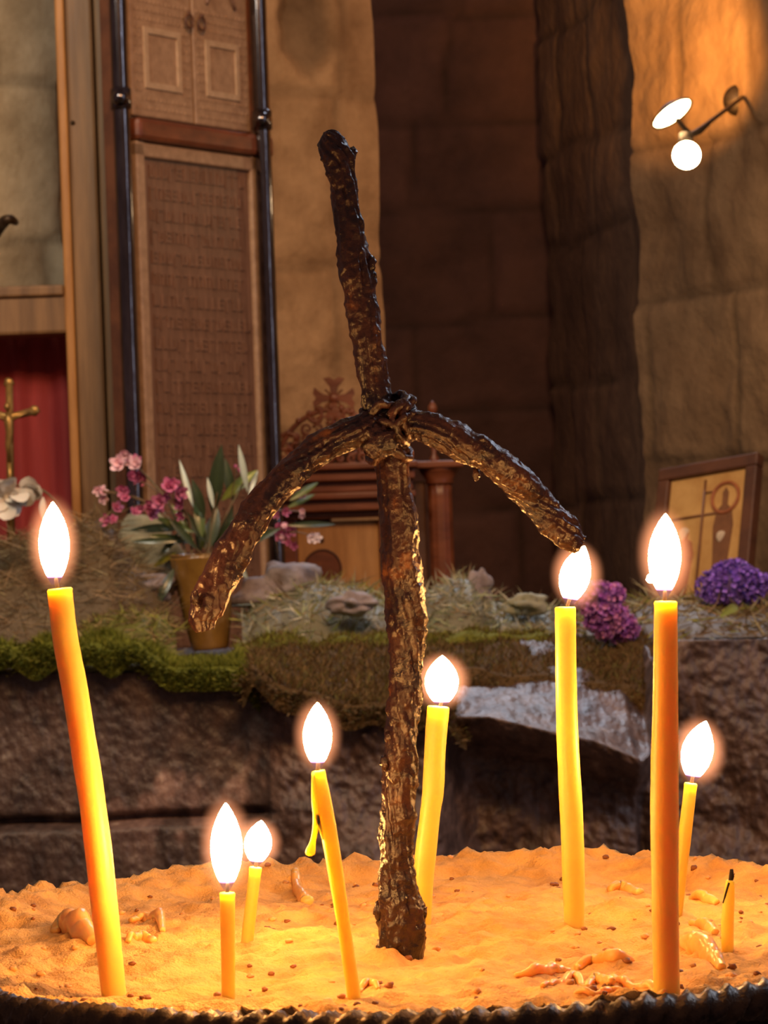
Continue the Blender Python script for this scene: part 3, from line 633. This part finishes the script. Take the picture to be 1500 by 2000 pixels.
# ------------------------------------------------------------------ carved wooden shrine
def shrine():
    d = 5.28; k = d/FPX; P = lambda x, y, o=0: at(x, y, d)+Vector((0, o, 0))
    t = empty('carved_shrine', Vector((P(690, 1100).x, d, 0)), 'red brown carved wooden shrine with pierced crest and cross finial, behind the iron cross', 'shrine')
    def bx(x0, x1, y0, y1, y_off, th, name, m, bev=.003, par=t):
        X0 = P(x0, (y0+y1)/2).x; X1 = P(x1, (y0+y1)/2).x; Z1 = P((x0+x1)/2, y0).z; Z0 = P((x0+x1)/2, y1).z if y1 < 3000 else 0
        return MB().box((X0, d+y_off, Z0), (X1-X0, 0, 0), (0, th, 0), (0, 0, Z1-Z0), bev=bev).build(name, m, par, smooth=False)
    bx(548, 800, 1005, 9999, .03, .20, 'body', 'wood_dark')
    bx(548, 584, 1010, 1300, .0, .05, 'stile', 'wood_red'); bx(744, 772, 1010, 1300, .0, .05, 'stile', 'wood_red')
    pn = bx(584, 744, 1018, 1300, .015, .03, 'arched_panel', 'wood_gold')
    # round arch, framed
    c = P(630, 1112, .012); mb = MB(); n = 28
    mb.add([c+Vector((0, 0, 0))]+[c+Vector((cos(2*pi*i/n)*35*k, 0, sin(2*pi*i/n)*37*k)) for i in range(n)]+[c+Vector((cos(2*pi*i/n)*35*k, .02, sin(2*pi*i/n)*37*k)) for i in range(n)],
           [(0, 1+i, 1+(i+1) % n) for i in range(n)]+[(1+i, 1+n+i, 1+n+(i+1) % n, 1+(i+1) % n) for i in range(n)])
    mb.build('round_inset', 'wood_red', pn, smooth=False)
    MB().tube([c+Vector((cos(2*pi*i/40)*36*k, -.001, sin(2*pi*i/40)*38*k)) for i in range(40)], 2.2*k, 8, closed=True).build('inset_ring', 'wood_dark', pn)
    MB().blob(P(628, 1055, .012), 5*k, 4*k, 5*k, 12, 0).build('boss', 'wood_dark', pn)
    # cornice, stepped
    for (x0, x1, y0, y1, yo) in ((530, 815, 905, 918, -.060), (536, 810, 918, 940, -.045), (542, 806, 940, 962, -.028), (534, 812, 962, 975, -.05), (542, 806, 975, 998, -.034), (546, 802, 998, 1012, -.012)):
        bx(x0, x1, y0, y1, yo, .24, 'cornice_band', 'wood_red', .003)
    # crest: pierced scrollwork
    mb = MB(); rr = random.Random(5); cx, cy = 650, 905
    def prof(x): return 905-105*max(0, 1-((x-cx)/108.0)**2)**.6
    mb.tube(spline([tuple(P(x, prof(x), -.01)) for x in range(548, 756, 12)], 60), 5*k, 8)
    for x in list(range(556, 750, 22)):
        yy = 895
        while yy > prof(x)+8:
            s = rr.choice((-1, 1)); r0 = rr.uniform(9, 13); ph = rr.uniform(0, 6)
            mb.tube([P(x+rr.uniform(-1, 1)+s*r0*(1-v/14)*cos(ph+v*.62), yy+r0*(1-v/14)*sin(ph+v*.62), -.012) for v in range(13)], [3.6*k*(1-.5*v/13) for v in range(13)], 7)
            yy -= 19
    for sgn in (-1, 1):
        mb.tube([P(cx+sgn*(100-v*1.5)+14*cos(v*.6), 868-v+14*sin(v*.6), -.012) for v in range(12)], 4*k, 7)
        mb.tube([P(cx+sgn*(34+13*cos(v*.6)), 812+13*sin(v*.6), -.012) for v in range(9)], 4*k, 7)
    for i in range(9):
        x = 562+i*21; mb.blob(P(x, prof(x)-4, -.012), 6*k, 5*k, 6*k, 10, .1)
    mb.build('pierced_crest', 'wood_red', t)
    bx(560, 742, 860, 906, .02, .02, 'crest_back', 'wood_dark')
    mb = MB()   # flared cross finial
    c = Vector((652, 778))
    for q in range(4):
        a = q*pi/2
        def pt(u, v, o): return P(c.x+u*cos(a)-v*sin(a), c.y+u*sin(a)+v*cos(a), o)
        out = [(4, -5), (22, -8), (38, -21), (41, -9), (35, 0), (41, 9), (38, 21), (22, 8), (4, 5)]
        n = len(out); mb.add([pt(u, v, -.014) for u, v in out]+[pt(u, v, .0) for u, v in out], [tuple(range(n))]+[tuple(range(2*n-1, n-1, -1))]+[(i, (i+1) % n, n+(i+1) % n, n+i) for i in range(n)])
    mb.blob(P(652, 778, -.012), 10*k, 6*k, 10*k, 16, 0)
    for q in range(4):
        a = q*pi/2+pi/4; mb.tube([P(652, 778, -.008), P(652+24*cos(a), 778+24*sin(a), -.008)], 2*k, 6)
    mb.tube([P(652, 815, -.008), P(652, 835, -.008)], 6*k, 8)
    mb.build('cross_finial', 'wood_red', t, smooth=False)
    # right column
    cb = P(861, 1000); X = cb.x; zt_ = P(861, 935).z; mb = MB(); r = 25*k
    mb.tube([(X, d+.02, z) for z in [.10+(zt_-.10)*i/40 for i in range(41)]], r, 40, fn=lambda p, tt, a, rr_: -.0022*abs(cos(a*6)))
    mb.build('column', 'wood_red', t)
    mb = MB(); mb.lathe((X, d+.02, zt_-.01), [(r, 0), (r*1.15, .004), (r*1.05, .008), (r*1.5, .022), (r*1.6, .026), (r*1.6, .036)], 32); mb.build('capital', 'wood_red', t)
    bx(800, 905, 900, 914, -.02, .09, 'entablature', 'wood_red'); bx(800, 898, 1180, 9999, -.02, .10, 'column_base', 'wood_red')
    bx(800, 836, 940, 1300, .03, .06, 'side_panel', 'wood_dark')
    z0 = P(847, 900).z; mb = MB(); mb.lathe((P(847, 850).x, d+.02, z0), [(10*k, 0), (10*k, 4*k), (4*k, 14*k), (8*k, 36*k), (5*k, 60*k), (2.5*k, 78*k), (3*k, 92*k), (9*k, 98*k), (9*k, 106*k), (4*k, 114*k), (.5*k, 118*k)], 20); mb.build('turned_finial', 'wood_red', t)
shrine()

# ------------------------------------------------------------------ framed icon at right
def framed_icon():
    d = 5.05; C0 = [at(1290, 918, d+.10), at(1484, 884, d-.02), at(1510, 1190, d-.10), at(1302, 1190, d-.02)]
    TL, TR, BR, BL = C0; ex = (TR-TL); w = ex.length; ex.normalize(); ez = (TL-BL); ez = (ez-ex*ez.dot(ex)).normalized(); h = (TL-BL).length+.02
    n = ez.cross(ex).normalized()
    if n.y > 0: n = -n
    o = TL-ez*h; t = empty('framed_icon', o, 'dark wood framed icon with worn gold ground leaning at the right edge', 'picture')
    f = .023
    for (u0, u1, v0, v1) in ((0, w, h-f, h), (0, w, 0, f), (0, f, f, h-f), (w-f, w, f, h-f)):
        MB().box(o+ex*u0+ez*v0+n*.006, ex*(u1-u0), -n*.022, ez*(v1-v0), bev=.003).build('frame_side', 'wood_dark', t, smooth=False)
    pic = MB().box(o+ex*f*.8+ez*f*.8-n*.004, ex*(w-f*1.6), -n*.006, ez*(h-f*1.6)).build('painted_panel', 'icon_ground', t, smooth=False)
    def q(u, v, hh=.0015): return o+ex*(f+u*(w-2*f))+ez*(f+v*(h-2*f))-n*.004+n*hh
    # worn painting: halo ring, crossing lines, two soft figures
    MB().tube([q(.74+.17*cos(2*pi*i/30), .80+.115*sin(2*pi*i/30)) for i in range(30)], .0032, 6, closed=True).build('halo_ring', 'icon_red', pic)
    mb = MB(); mb.tube([q(.06, .69), q(.70, .69)], .0022, 5); mb.tube([q(.46, .04), q(.46, .96)], .0024, 5); mb.tube([q(.47, .86), q(.60, .86)], .0018, 5); mb.build('painted_lines', 'icon_dark', pic)
    def fig(u, v0, v1, wd, m, nm):
        pts = [(-.6, 0), (-.8, .35), (-1, .62), (-.75, .78), (-.28, .83), (-.3, .95), (0, 1), (.3, .95), (.28, .83), (.75, .78), (1, .62), (.8, .35), (.6, 0)]
        vs = [q(u+a*wd, lerp(v0, v1, b), .0012) for a, b in pts]; k = len(vs); vs += [q(u+a*wd, lerp(v0, v1, b), -.002) for a, b in pts]
        MB().add(vs, [tuple(range(k))]+[(i, (i+1) % k, k+(i+1) % k, k+i) for i in range(k)]).build(nm, m, pic, smooth=False)
    fig(.25, .06, .62, .13, 'icon_red', 'painted_figure'); fig(.74, .10, .88, .13, 'icon_dark', 'painted_figure'); 
    MB().blob(q(.25, .56), .010, .002, .012, 14, 0).build('painted_face', 'icon_pale', pic); MB().blob(q(.74, .50), .009, .002, .010, 14, 0).build('painted_face', 'icon_pale', pic)
    # strut that carries it
    MB().box(Vector((o.x+.02, o.y+.04, 0)), (w*.8, 0, 0), (0, .05, 0), (0, 0, o.z+.05)).build('support', 'wood_dark', t, smooth=False)
framed_icon()

# ------------------------------------------------------------------ wall lamp: dish, bare bulb and added wall spot
def wall_lamp():
    d = 5.25; k = d/FPX
    t = empty('wall_lamp', at(1400, 200, d+.2), 'dark metal wall lamp with glowing dish mouth and bare bright bulb, upper right', 'lamp')
    c = at(1313, 222, d); u = (at(1350, 199, d)-at(1276, 245, d)).normalized(); v = at(0, 0, 1)*0
    # the dish opens down and slightly to the camera: its mouth is seen as a slim ellipse
    ny = u.cross(Vector((0, -1, 0))).normalized()
    if ny.z > 0: ny = -ny
    ax = (ny*.93+Vector((0, -.33, 0))).normalized()
    R0 = (at(1350, 199, d)-at(1276, 245, d)).length/2
    MB().lathe(c-ax*.075, [(.0, .058), (.010, .058), (.016, .060), (R0*.8, .069), (R0*1.03, .073), (R0*1.05, .076), (R0*1.0, .0765), (R0*.97, .073), (R0*.7, .068), (.002, .062)], 40, ax).build('dish', 'lamp_metal', t)
    MB().lathe(c-ax*.002, [(0.0001, 0), (R0*.96, 0), (R0*.96, .001), (.0001, .003)], 40, ax).build('glowing_mouth', 'lens', t)
    b = at(1341, 303, d-.02)
    MB().blob(b, 27*k, 27*k, 27*k, 32, 0).build('bulb', 'bulb', t)
    MB().lathe(b+Vector((0, .02, .018)), [(.010, 0), (.013, .004), (.013, .022), (.006, .026)], 24, Vector((.15, .35, .9))).build('socket', 'lamp_metal', t)
    a0 = at(1450, 190, d+.42)
    arm = spline([tuple(b+Vector((.003, .03, .036))), tuple(at(1362, 255, d+.06)), tuple(at(1390, 235, d+.16)), tuple(a0)], 16)
    m = MB().tube(arm, .004, 10); m.tube(spline([tuple(c-ax*.017), tuple(at(1352, 262, d+.08)), tuple(at(1390, 235, d+.16))], 10), .004, 10); m.build('arm', 'lamp_metal', t)
    MB().lathe(a0+Vector((0, .05, 0)), [(0, 0), (.03, 0), (.03, .012), (.02, .02), (0, .022)], 28, Vector((-.2, -1, 0))).build('wall_plate', 'lamp_metal', t)
    # spot added behind the dish for the orange glow on the wall above
    l = bpy.data.lights.new('wall_glow_spot', 'SPOT'); l.energy = 62; l.color = (1, .42, .08); l.spot_size = radians(48); l.spot_blend = 1.0; l.shadow_soft_size = .012
    o = bpy.data.objects.new('wall_glow_spot', l); COL.objects.link(o); o.parent = t; o.location = (c-ax*.05)-Vector(t.location)
    o.rotation_euler = (at(1352, 84, d+.62)-(c-ax*.05)).to_track_quat('-Z', 'Y').to_euler()
    return t
wall_lamp()

# ------------------------------------------------------------------ tray of sand
SZ = 1.25-.163; TC = Vector((onz(815, 1850, SZ).x, 1.172, SZ)); TR_ = .190
def sand_h(x, y):
    q = Vector((x*22, y*22, 4)); r = sqrt((x-TC.x)**2+(y-TC.y)**2)
    h = .0032*fbm(q, 4)+.0017*fbm(q*4, 4)+.0008*fbm(q*13, 3)-.0022*max(0, noise.noise(q*3.1+Vector((3, 3, 3)))-.25)
    m = MOUND
    for (mx, my, mr, mh) in m: h += mh*exp(-((x-mx)**2+(y-my)**2)/(mr*mr))
    h += (.001+.008*sstep(TC.y, TC.y+.1, y)+.002*noise.noise(q*5)+.0022*fbm(q*11, 2))*sstep(TR_-.03, TR_-.004, r)
    return SZ+h
def mo(px, py, r, h): p = onz(px, py, SZ); return (p.x, p.y, r, h)
MOUND = [mo(600, 1845, .020, .006), mo(960, 1800, .03, .004), mo(150, 1850, .018, .004), mo(1240, 1790, .02, .005), mo(330, 1815, .02, .003), mo(530, 1900, .02, -.003), mo(900, 1870, .02, -.003), mo(785, 1868, .012, .004), mo(1130, 1830, .02, .003), mo(60, 1810, .03, .004)]
def tray():
    t = empty('sand_tray', Vector((TC.x, TC.y, 0)), 'round dark iron sand tray with twisted rope rim, holding the candles', 'tray')
    n = 720; mb = MB()
    mb.tube([(TC.x+cos(2*pi*i/n)*(TR_+.003), TC.y+sin(2*pi*i/n)*(TR_+.003), SZ-.0045) for i in range(n)], .0060, 20, closed=True,
            fn=lambda p, tt, a, r: .0012*cos(3*a+ math.atan2(p.y-TC.y, p.x-TC.x)*150)+.0012*noise.noise(p*110)+.0006*noise.noise(p*300))
    mb.build('rope_rim', 'iron_rim', t)
    mb = MB(); z = SZ-.002
    pr = [(.0001, z-.035), (TR_-.014, z-.033), (TR_+.001, z), (TR_+.003, z-.02), (TR_-.004, z-.045), (TR_-.03, z-.06), (.05, z-.066), (.045, z-.08)]
    pr += [(.022, z-.12), (.018, z-.3), (.018, .35), (.03, .30), (.03, .27), (.02, .24), (.022, .06), (.09, .035), (.15, .015), (.15, 0.0), (.0, 0)]
    mb.lathe((TC.x, TC.y, 0), pr, 64); mb.build('bowl_and_foot', 'iron_rim', t)
    mb = MB(); nr = 150; na = 420; vs = []
    for i in range(1, nr+1):
        r = (TR_+.0005)*(i/nr)
        for k in range(na):
            a = 2*pi*k/na; x = TC.x+cos(a)*r; y = TC.y+sin(a)*r; vs.append(Vector((x, y, sand_h(x, y))))
    vs.append(Vector((TC.x, TC.y, sand_h(TC.x, TC.y)))); c = len(vs)-1
    fs = [(i*na+k, i*na+(k+1) % na, (i+1)*na+(k+1) % na, (i+1)*na+k)[::-1] for i in range(nr-1) for k in range(na)]+[(c, k, (k+1) % na) for k in range(na)]
    # skirt so the sand has depth down to the bowl
    b0 = len(vs); vs += [Vector((TC.x+cos(2*pi*k/na)*(TR_-.008), TC.y+sin(2*pi*k/na)*(TR_-.008), SZ-.03)) for k in range(na)]
    fs += [((nr-1)*na+k, b0+k, b0+(k+1) % na, (nr-1)*na+(k+1) % na) for k in range(na)]
    mb.add(vs, fs); o = mb.build('sand_bed', 'sand'); tag(o, 'lumpy golden sand filling the round tray', 'sand', kind='stuff')
tray()

# ------------------------------------------------------------------ the dark cross with drooping arms
DC = onz(786, 1862, SZ).y
def vine(rows, n, seg, lob, tw, a1, a2, ph=0):
    """rows: (px, py, width px, depth) -> gnarled tube"""
    S_ = spline(rows, n); pts = [at(x, y, dd) for x, y, w, dd in S_]; rad = [max(2, w)*.5*dd/FPX for x, y, w, dd in S_]
    Ln = sum((b-a).length for a, b in zip(pts, pts[1:]))
    def fn(p, t, a, r):
        aa = a+tw*.06*sin(t*9)+t*tw*.15; q = Vector((cos(aa)*1.6, sin(aa)*1.6, t*Ln*22+ph*5))
        ridge = 1-abs(noise.noise(q*1.3))*2.6
        return r*(.10*cos(lob*aa)+.07*ridge-.04)+a1*.8*noise.noise(p*150)+a2*.6*max(0, noise.noise(p*420+Vector((9, 1, 4))))+a1*.7*noise.noise(Vector((aa*3, 1, t*Ln*60)))
    mb = MB().tube(pts, rad, seg, fn=fn); return mb
def vine_cross():
    t = empty('vine_cross', Vector(onz(786, 1868, SZ)), 'dark gnarled vine cross with drooping arms standing in the sand', 'cross')
    D = DC
    up = [(640, 256, 22, D), (644, 266, 44, D), (652, 290, 54, D), (664, 320, 54, D), (672, 370, 48, D), (684, 450, 54, D), (693, 520, 62, D), (706, 580, 60, D), (716, 650, 56, D), (727, 730, 52, D), (740, 790, 58, D), (755, 840, 72, D), (766, 920, 68, D), (775, 1000, 74, D), (782, 1080, 78, D), (790, 1160, 76, D), (795, 1240, 66, D), (793, 1320, 58, D), (787, 1400, 66, D), (783, 1470, 72, D), (780, 1540, 66, D), (776, 1620, 62, D), (774, 1700, 60, D), (779, 1750, 74, D), (784, 1800, 82, D), (787, 1850, 78, D), (786, 1905, 60, D)]
    vine(up, 620, 72, 2, 26, .0011, .0016).build('upright', 'vine', t)
    la = [(770, 818, 40, D), (735, 826, 54, D-.006), (690, 843, 56, D-.010), (640, 868, 56, D-.014), (590, 905, 58, D-.018), (545, 945, 60, D-.022), (505, 995, 66, D-.026), (470, 1050, 66, D-.030), (440, 1105, 64, D-.033), (415, 1155, 66, D-.036), (402, 1190, 64, D-.038), (398, 1212, 54, D-.038), (402, 1232, 28, D-.038)]
    vine(la, 330, 64, 2, 12, .0011, .0015, 1).build('arm', 'vine', t)
    ra = [(760, 822, 44, D), (800, 828, 54, D-.004), (850, 842, 60, D-.006), (905, 868, 64, D-.006), (950, 890, 66, D-.006), (1000, 930, 68, D-.004), (1045, 978, 62, D), (1085, 1022, 58, D), (1118, 1052, 50, D), (1138, 1062, 26, D)]
    vine(ra, 330, 64, 2, 12, .0011, .0020, 2).build('arm', 'vine', t)
    mb = MB(); k = D/FPX      # binding twisted around the joint
    for (cx, cy, rx, tilt, dz) in ((745, 800, 44, .35, 0), (775, 815, 50, 1.35, 0), (793, 815, 42, 1.45, 0), (758, 838, 52, -.5, 0), (752, 868, 48, -.2, 0), (762, 890, 44, .1, 0), (783, 835, 50, 1.15, 0)):
        c = at(cx, cy, D-.002); n = 60; e1 = RV*cos(tilt)+UV*sin(tilt); e2 = Vector((0, -1, 0)); e3 = e1.cross(e2)
        mb.tube([c+e1*cos(2*pi*i/n)*rx*k*.86+e2*sin(2*pi*i/n)*rx*k*.92+e3*.0018*sin(6*pi*i/n) for i in range(n)], 9*k, 12, closed=True, fn=lambda p, tt, a, r: .0012*noise.noise(p*400))
    mb.blob(at(742, 862, D-.012), 34*k, 14*k, 30*k, 30, .25, 3); mb.build('binding', 'vine', t)
    for (x, y, r, o) in ((688, 300, 8, 0), (724, 515, 10, 0), (728, 540, 8, 0), (592, 930, 5, -.03), (380, 1168, 8, -.045), (752, 1490, 9, -.004), (760, 1440, 8, -.004), (742, 1780, 12, 0), (822, 1830, 10, 0), (826, 1780, 8, 0), (745, 1850, 10, 0), (930, 925, 8, 0), (812, 1760, 9, 0)):
        MB().blob(at(x, y, D+o), r*k, r*k, r*k*1.6, 16, .3, 3, seed=x).build('knot', 'vine', t)
vine_cross()

# ------------------------------------------------------------------ candles
FT = [(0, .22), (.06, .40), (.15, .64), (.28, .88), (.42, 1.0), (.55, 1.0), (.68, .88), (.80, .66), (.90, .40), (.96, .20), (1, .03)]
def candle(label, base, top, wb, wt, flame=None, mid=None, drip=None, burnt=False, group='beeswax candles burning in the sand', depth_y=None, spark=None):
    by = depth_y or base[1]; B = onz(base[0], by, SZ); d = B.y; k = d/FPX
    if depth_y: B = at(base[0], base[1], d)
    t = empty('candle', B, label, 'candle', group)
    pts = [(base[0]+(base[0]-top[0])*.06, base[1]+60 if not depth_y else base[1]+60, wb)] + [(base[0], base[1], wb)]
    for m_ in (mid or []): pts.append(m_)
    pts.append((top[0], top[1], wt)); Sx = spline(pts, 90)
    P = [at(x, y, d) for x, y, w in Sx]; r = [w*.5*k for x, y, w in Sx]
    # melted cup at the top
    ax = (P[-1]-P[-2]).normalized(); rt = r[-1]
    P += [P[-1]+ax*.0005, P[-1]+ax*.00055, P[-1]+ax*.0006]; r += [rt*.9, rt*.68, rt*.3]
    sd = base[0]
    w_ = MB().tube(P, r, 28, fn=lambda p, tt, a, rr: rr*(.05*noise.noise(p*55+Vector((sd, 0, 0)))+.02*noise.noise(p*260)+.05*cos(a*2+tt*5)*(1-tt)) if tt < .96 else 0); w_.build('wax_stick', 'wax', t)
    T = at(top[0], top[1], d)
    if drip: 
        m = MB(); 
        for Q in drip:
            q = spline([(x, y, w) for x, y, w in Q], 26); m.tube([at(x, y, d-.001) for x, y, w in q], [w*.5*k for x, y, w in q], 14)
        m.build('wax_drip', 'wax', t)
    if flame:
        tip, bot, wd = flame
        wk = spline([tuple(T-ax*.002), tuple((T+at(bot[0], bot[1], d))/2), tuple(at(bot[0]+2, bot[1]-14, d))], 8)
        MB().tube(wk, [.0007]*7+[.0004], 8).build('wick', 'wick', t)
        n = 30; m = MB(); fp = []; fr = []; Bv = at(*bot, d); Tv = at(*tip, d); L = (Tv-Bv).length
        lean = (tip[0]-bot[0])
        for i in range(n+1):
            u = i/n; bow = 4*u*(1-u)*(.12*lean)*k*-1
            fp.append(Bv.lerp(Tv, u)+RV*bow); fr.append(itp(FT, u)*wd*.5*k)
        m.tube(fp, fr, 20); m.c = [((i//20)/n if i < 20*(n+1) else (0 if i == 20*(n+1) else 1),)*3 for i in range(len(m.v))]
        m.c = [(c[0], c[1], c[2]) for c in m.c]
        if spark:
            sx, sy, sr = spark; m.blob(at(sx, sy, d), sr*k, sr*k, sr*k*1.1, 12, .1, 2); m.tube([at(sx, sy, d), at(tip[0], sy+6, d)], [sr*.55*k, sr*.9*k], 10)
        fo = m.build('flame', 'flame', t)
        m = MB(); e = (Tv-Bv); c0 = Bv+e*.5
        m.blob(c0, wd*.5*k*1.95, wd*.5*k*1.95, L*.5*1.28, 24, 0); m.build('bloom_halo', 'glow_halo', fo)  # halo shell, an added glow wider than the flame itself
    if burnt:
        m = MB().tube([tuple(T-ax*.001), tuple(T+ax*.002+RV*.0004), tuple(T+ax*.0045+RV*.0002)], [.0007, .0010, .0006], 8); m.build('wick', 'wick', t)
        m = MB().tube(spline([tuple(at(top[0]-2, top[1]+2, d-.0015)), tuple(at(top[0]-8, top[1]+22, d-.0015)), tuple(at(top[0]-13, top[1]+42, d-.0005))], 10), .0004, 7); m.build('soot_streak', 'wick', t)
    return t
candle('tall thick leaning lit candle at the far left of the tray', (222, 1940), (117, 1152), 50, 50, ((103, 980), (107, 1142), 60), mid=[(203, 1760, 52), (182, 1580, 52), (150, 1370, 50), (128, 1250, 50)])
candle('short thin lit candle left of centre, nearest the front, with the longest flame', (446, 1948), (444, 1746), 26, 31, ((441, 1568), (443, 1738), 62))
candle('short thin lit candle behind the nearest short candle, small round flame', (482, 1848), (499, 1696), 24, 25, ((511, 1602), (500, 1690), 54))
candle('thin bent lit candle with a forked wax drip, in front of the cross', (693, 1960), (622, 1508), 27, 27, ((620, 1372), (620, 1500), 56), mid=[(676, 1840, 26), (655, 1700, 30), (636, 1590, 32)],
       drip=[[(614, 1510, 12), (615, 1560, 14), (618, 1600, 14), (612, 1640, 11), (606, 1664, 20), (605, 1672, 8)], [(620, 1590, 10), (628, 1620, 11), (632, 1640, 6)]])
candle('bent thick lit candle just right of the cross shaft', (822, 1812), (856, 1382), 40, 43, ((864, 1280), (862, 1380), 66), mid=[(828, 1700, 42), (840, 1590, 40), (846, 1540, 42), (850, 1460, 42)], drip=[[(850, 1395, 6), (851, 1440, 5), (856, 1506, 7), (856, 1512, 3)]])
candle('tall lit candle under the tip of the right cross arm', (1122, 1812), (1104, 1188), 40, 41, ((1142, 1066), (1112, 1180), 60), mid=[(1118, 1640, 44), (1108, 1420, 42)])
candle('tallest thick lit candle at right, nearest the front', (1302, 1938), (1300, 1177), 52, 45, ((1300, 1003), (1297, 1167), 64), spark=(1270, 1130, 8), mid=[(1299, 1760, 52), (1298, 1560, 56), (1300, 1340, 48)])
candle('thin lit candle half hidden behind the tallest right candle', (1320, 1800), (1349, 1532), 24, 26, ((1379, 1408), (1352, 1526), 62), mid=[(1330, 1700, 25)])
candle('short unlit candle stub with a burnt wick at the right', (1421, 1862), (1426, 1722), 24, 17, None, mid=[(1421, 1800, 25), (1424, 1750, 22)], burnt=True, group='unlit candle stub')

# ------------------------------------------------------------------ wax scraps lying in the sand
def scrap(pts, label, wm=.5, name='wax_scrap', sink=.3, seed=0):
    """pts: (px, py, width px) on the sand"""
    P = []; r = []
    for (x, y, w) in spline(pts, 40):
        p = onz(x, y, SZ); rr = w*.5*p.y/FPX; P.append(Vector((p.x, p.y, sand_h(p.x, p.y)+rr*(1-sink)))); r.append(rr)
    mb = MB().tube(P, r, 14, fn=lambda p, t, a, q: q*(.22*noise.noise(p*160+Vector((seed, 0, 0)))+.12*cos(2*a+6*t)))
    return tag(mb.build(name, 'wax_old'), label, 'wax scrap', 'wax scraps on the sand')
scrap([(1005, 1908, 12), (1040, 1905, 22), (1080, 1892, 22), (1110, 1885, 14)], 'curved wax scrap, leftmost of the right hand wax pile')
scrap([(1060, 1935, 10), (1090, 1922, 18), (1120, 1900, 16), (1150, 1925, 14)], 'bent wax scrap in front of the leftmost scrap of the pile', seed=4)
scrap([(1125, 1945, 12), (1160, 1950, 18), (1200, 1944, 18), (1240, 1948, 12)], 'straight wax scrap nearest the rim in the right hand pile', seed=5)
scrap([(1125, 1882, 14), (1160, 1876, 26), (1200, 1885, 24), (1235, 1880, 12)], 'thick wax scrap at the back of the right hand pile', seed=6)
scrap([(1195, 1905, 12), (1225, 1922, 20), (1262, 1930, 18), (1298, 1945, 10)], 'slanting wax scrap touching the tallest candle base', seed=7)
scrap([(1140, 1918, 14), (1165, 1905, 22), (1195, 1925, 16)], 'small curled wax scrap in the middle of the right hand pile', seed=8)
scrap([(1335, 1850, 20), (1355, 1862, 44), (1385, 1880, 40), (1410, 1900, 18)], 'large glossy wax lump between the tallest candle and the stub', seed=9, sink=.4)
scrap([(1350, 1812, 14), (1378, 1815, 26), (1398, 1830, 14)], 'round wax lump behind the glossy lump', seed=10)
scrap([(105, 1830, 14), (130, 1822, 40), (155, 1845, 50), (185, 1860, 24)], 'dark folded wax scrap left of the tall leaning candle', seed=11)
scrap([(255, 1800, 12), (285, 1795, 24), (310, 1808, 22), (318, 1830, 10)], 'curved wax scrap right of the tall leaning candle', seed=12)
scrap([(250, 1850, 10), (275, 1838, 20), (300, 1842, 14)], 'small knobbly wax scrap below the curved scrap', seed=13)
scrap([(578, 1728, 14), (584, 1745, 22), (600, 1765, 22)], 'wax lump by the back rim left of the cross', seed=14)
scrap([(1190, 1742, 12), (1215, 1738, 24), (1250, 1745, 16)], 'wax lump by the back rim right of the tall middle candle', seed=15)
scrap([(1350, 1765, 12), (1372, 1768, 24), (1400, 1775, 14)], 'wax lump by the back rim left of the stub', seed=16)
scrap([(700, 1940, 8), (720, 1932, 18), (740, 1938, 8)], 'tiny wax crumb beside the base of the bent thin candle', seed=17)

mb = MB()
for _ in range(420):
    a = R.uniform(0, 2*pi); r = (TR_-.004)*sqrt(R.random()); x = TC.x+cos(a)*r; y = TC.y+sin(a)*r; q = R.uniform(.0004, .0014)
    if noise.noise(Vector((x*30, y*30, 9))) < -.05: continue
    c = R.choice([(.35, .20, .12), (.75, .6, .45), (1, .85, .6), (.30, .16, .08)])
    mb.blob((x, y, sand_h(x, y)+q*.3), q*1.3, q, q*.8, 8, .3, 3, col=c, seed=_)
tag(mb.build('wax_crumbs', 'crumb'), 'tiny crumbs of wax and burnt wick scattered over the sand', 'crumbs', kind='stuff')
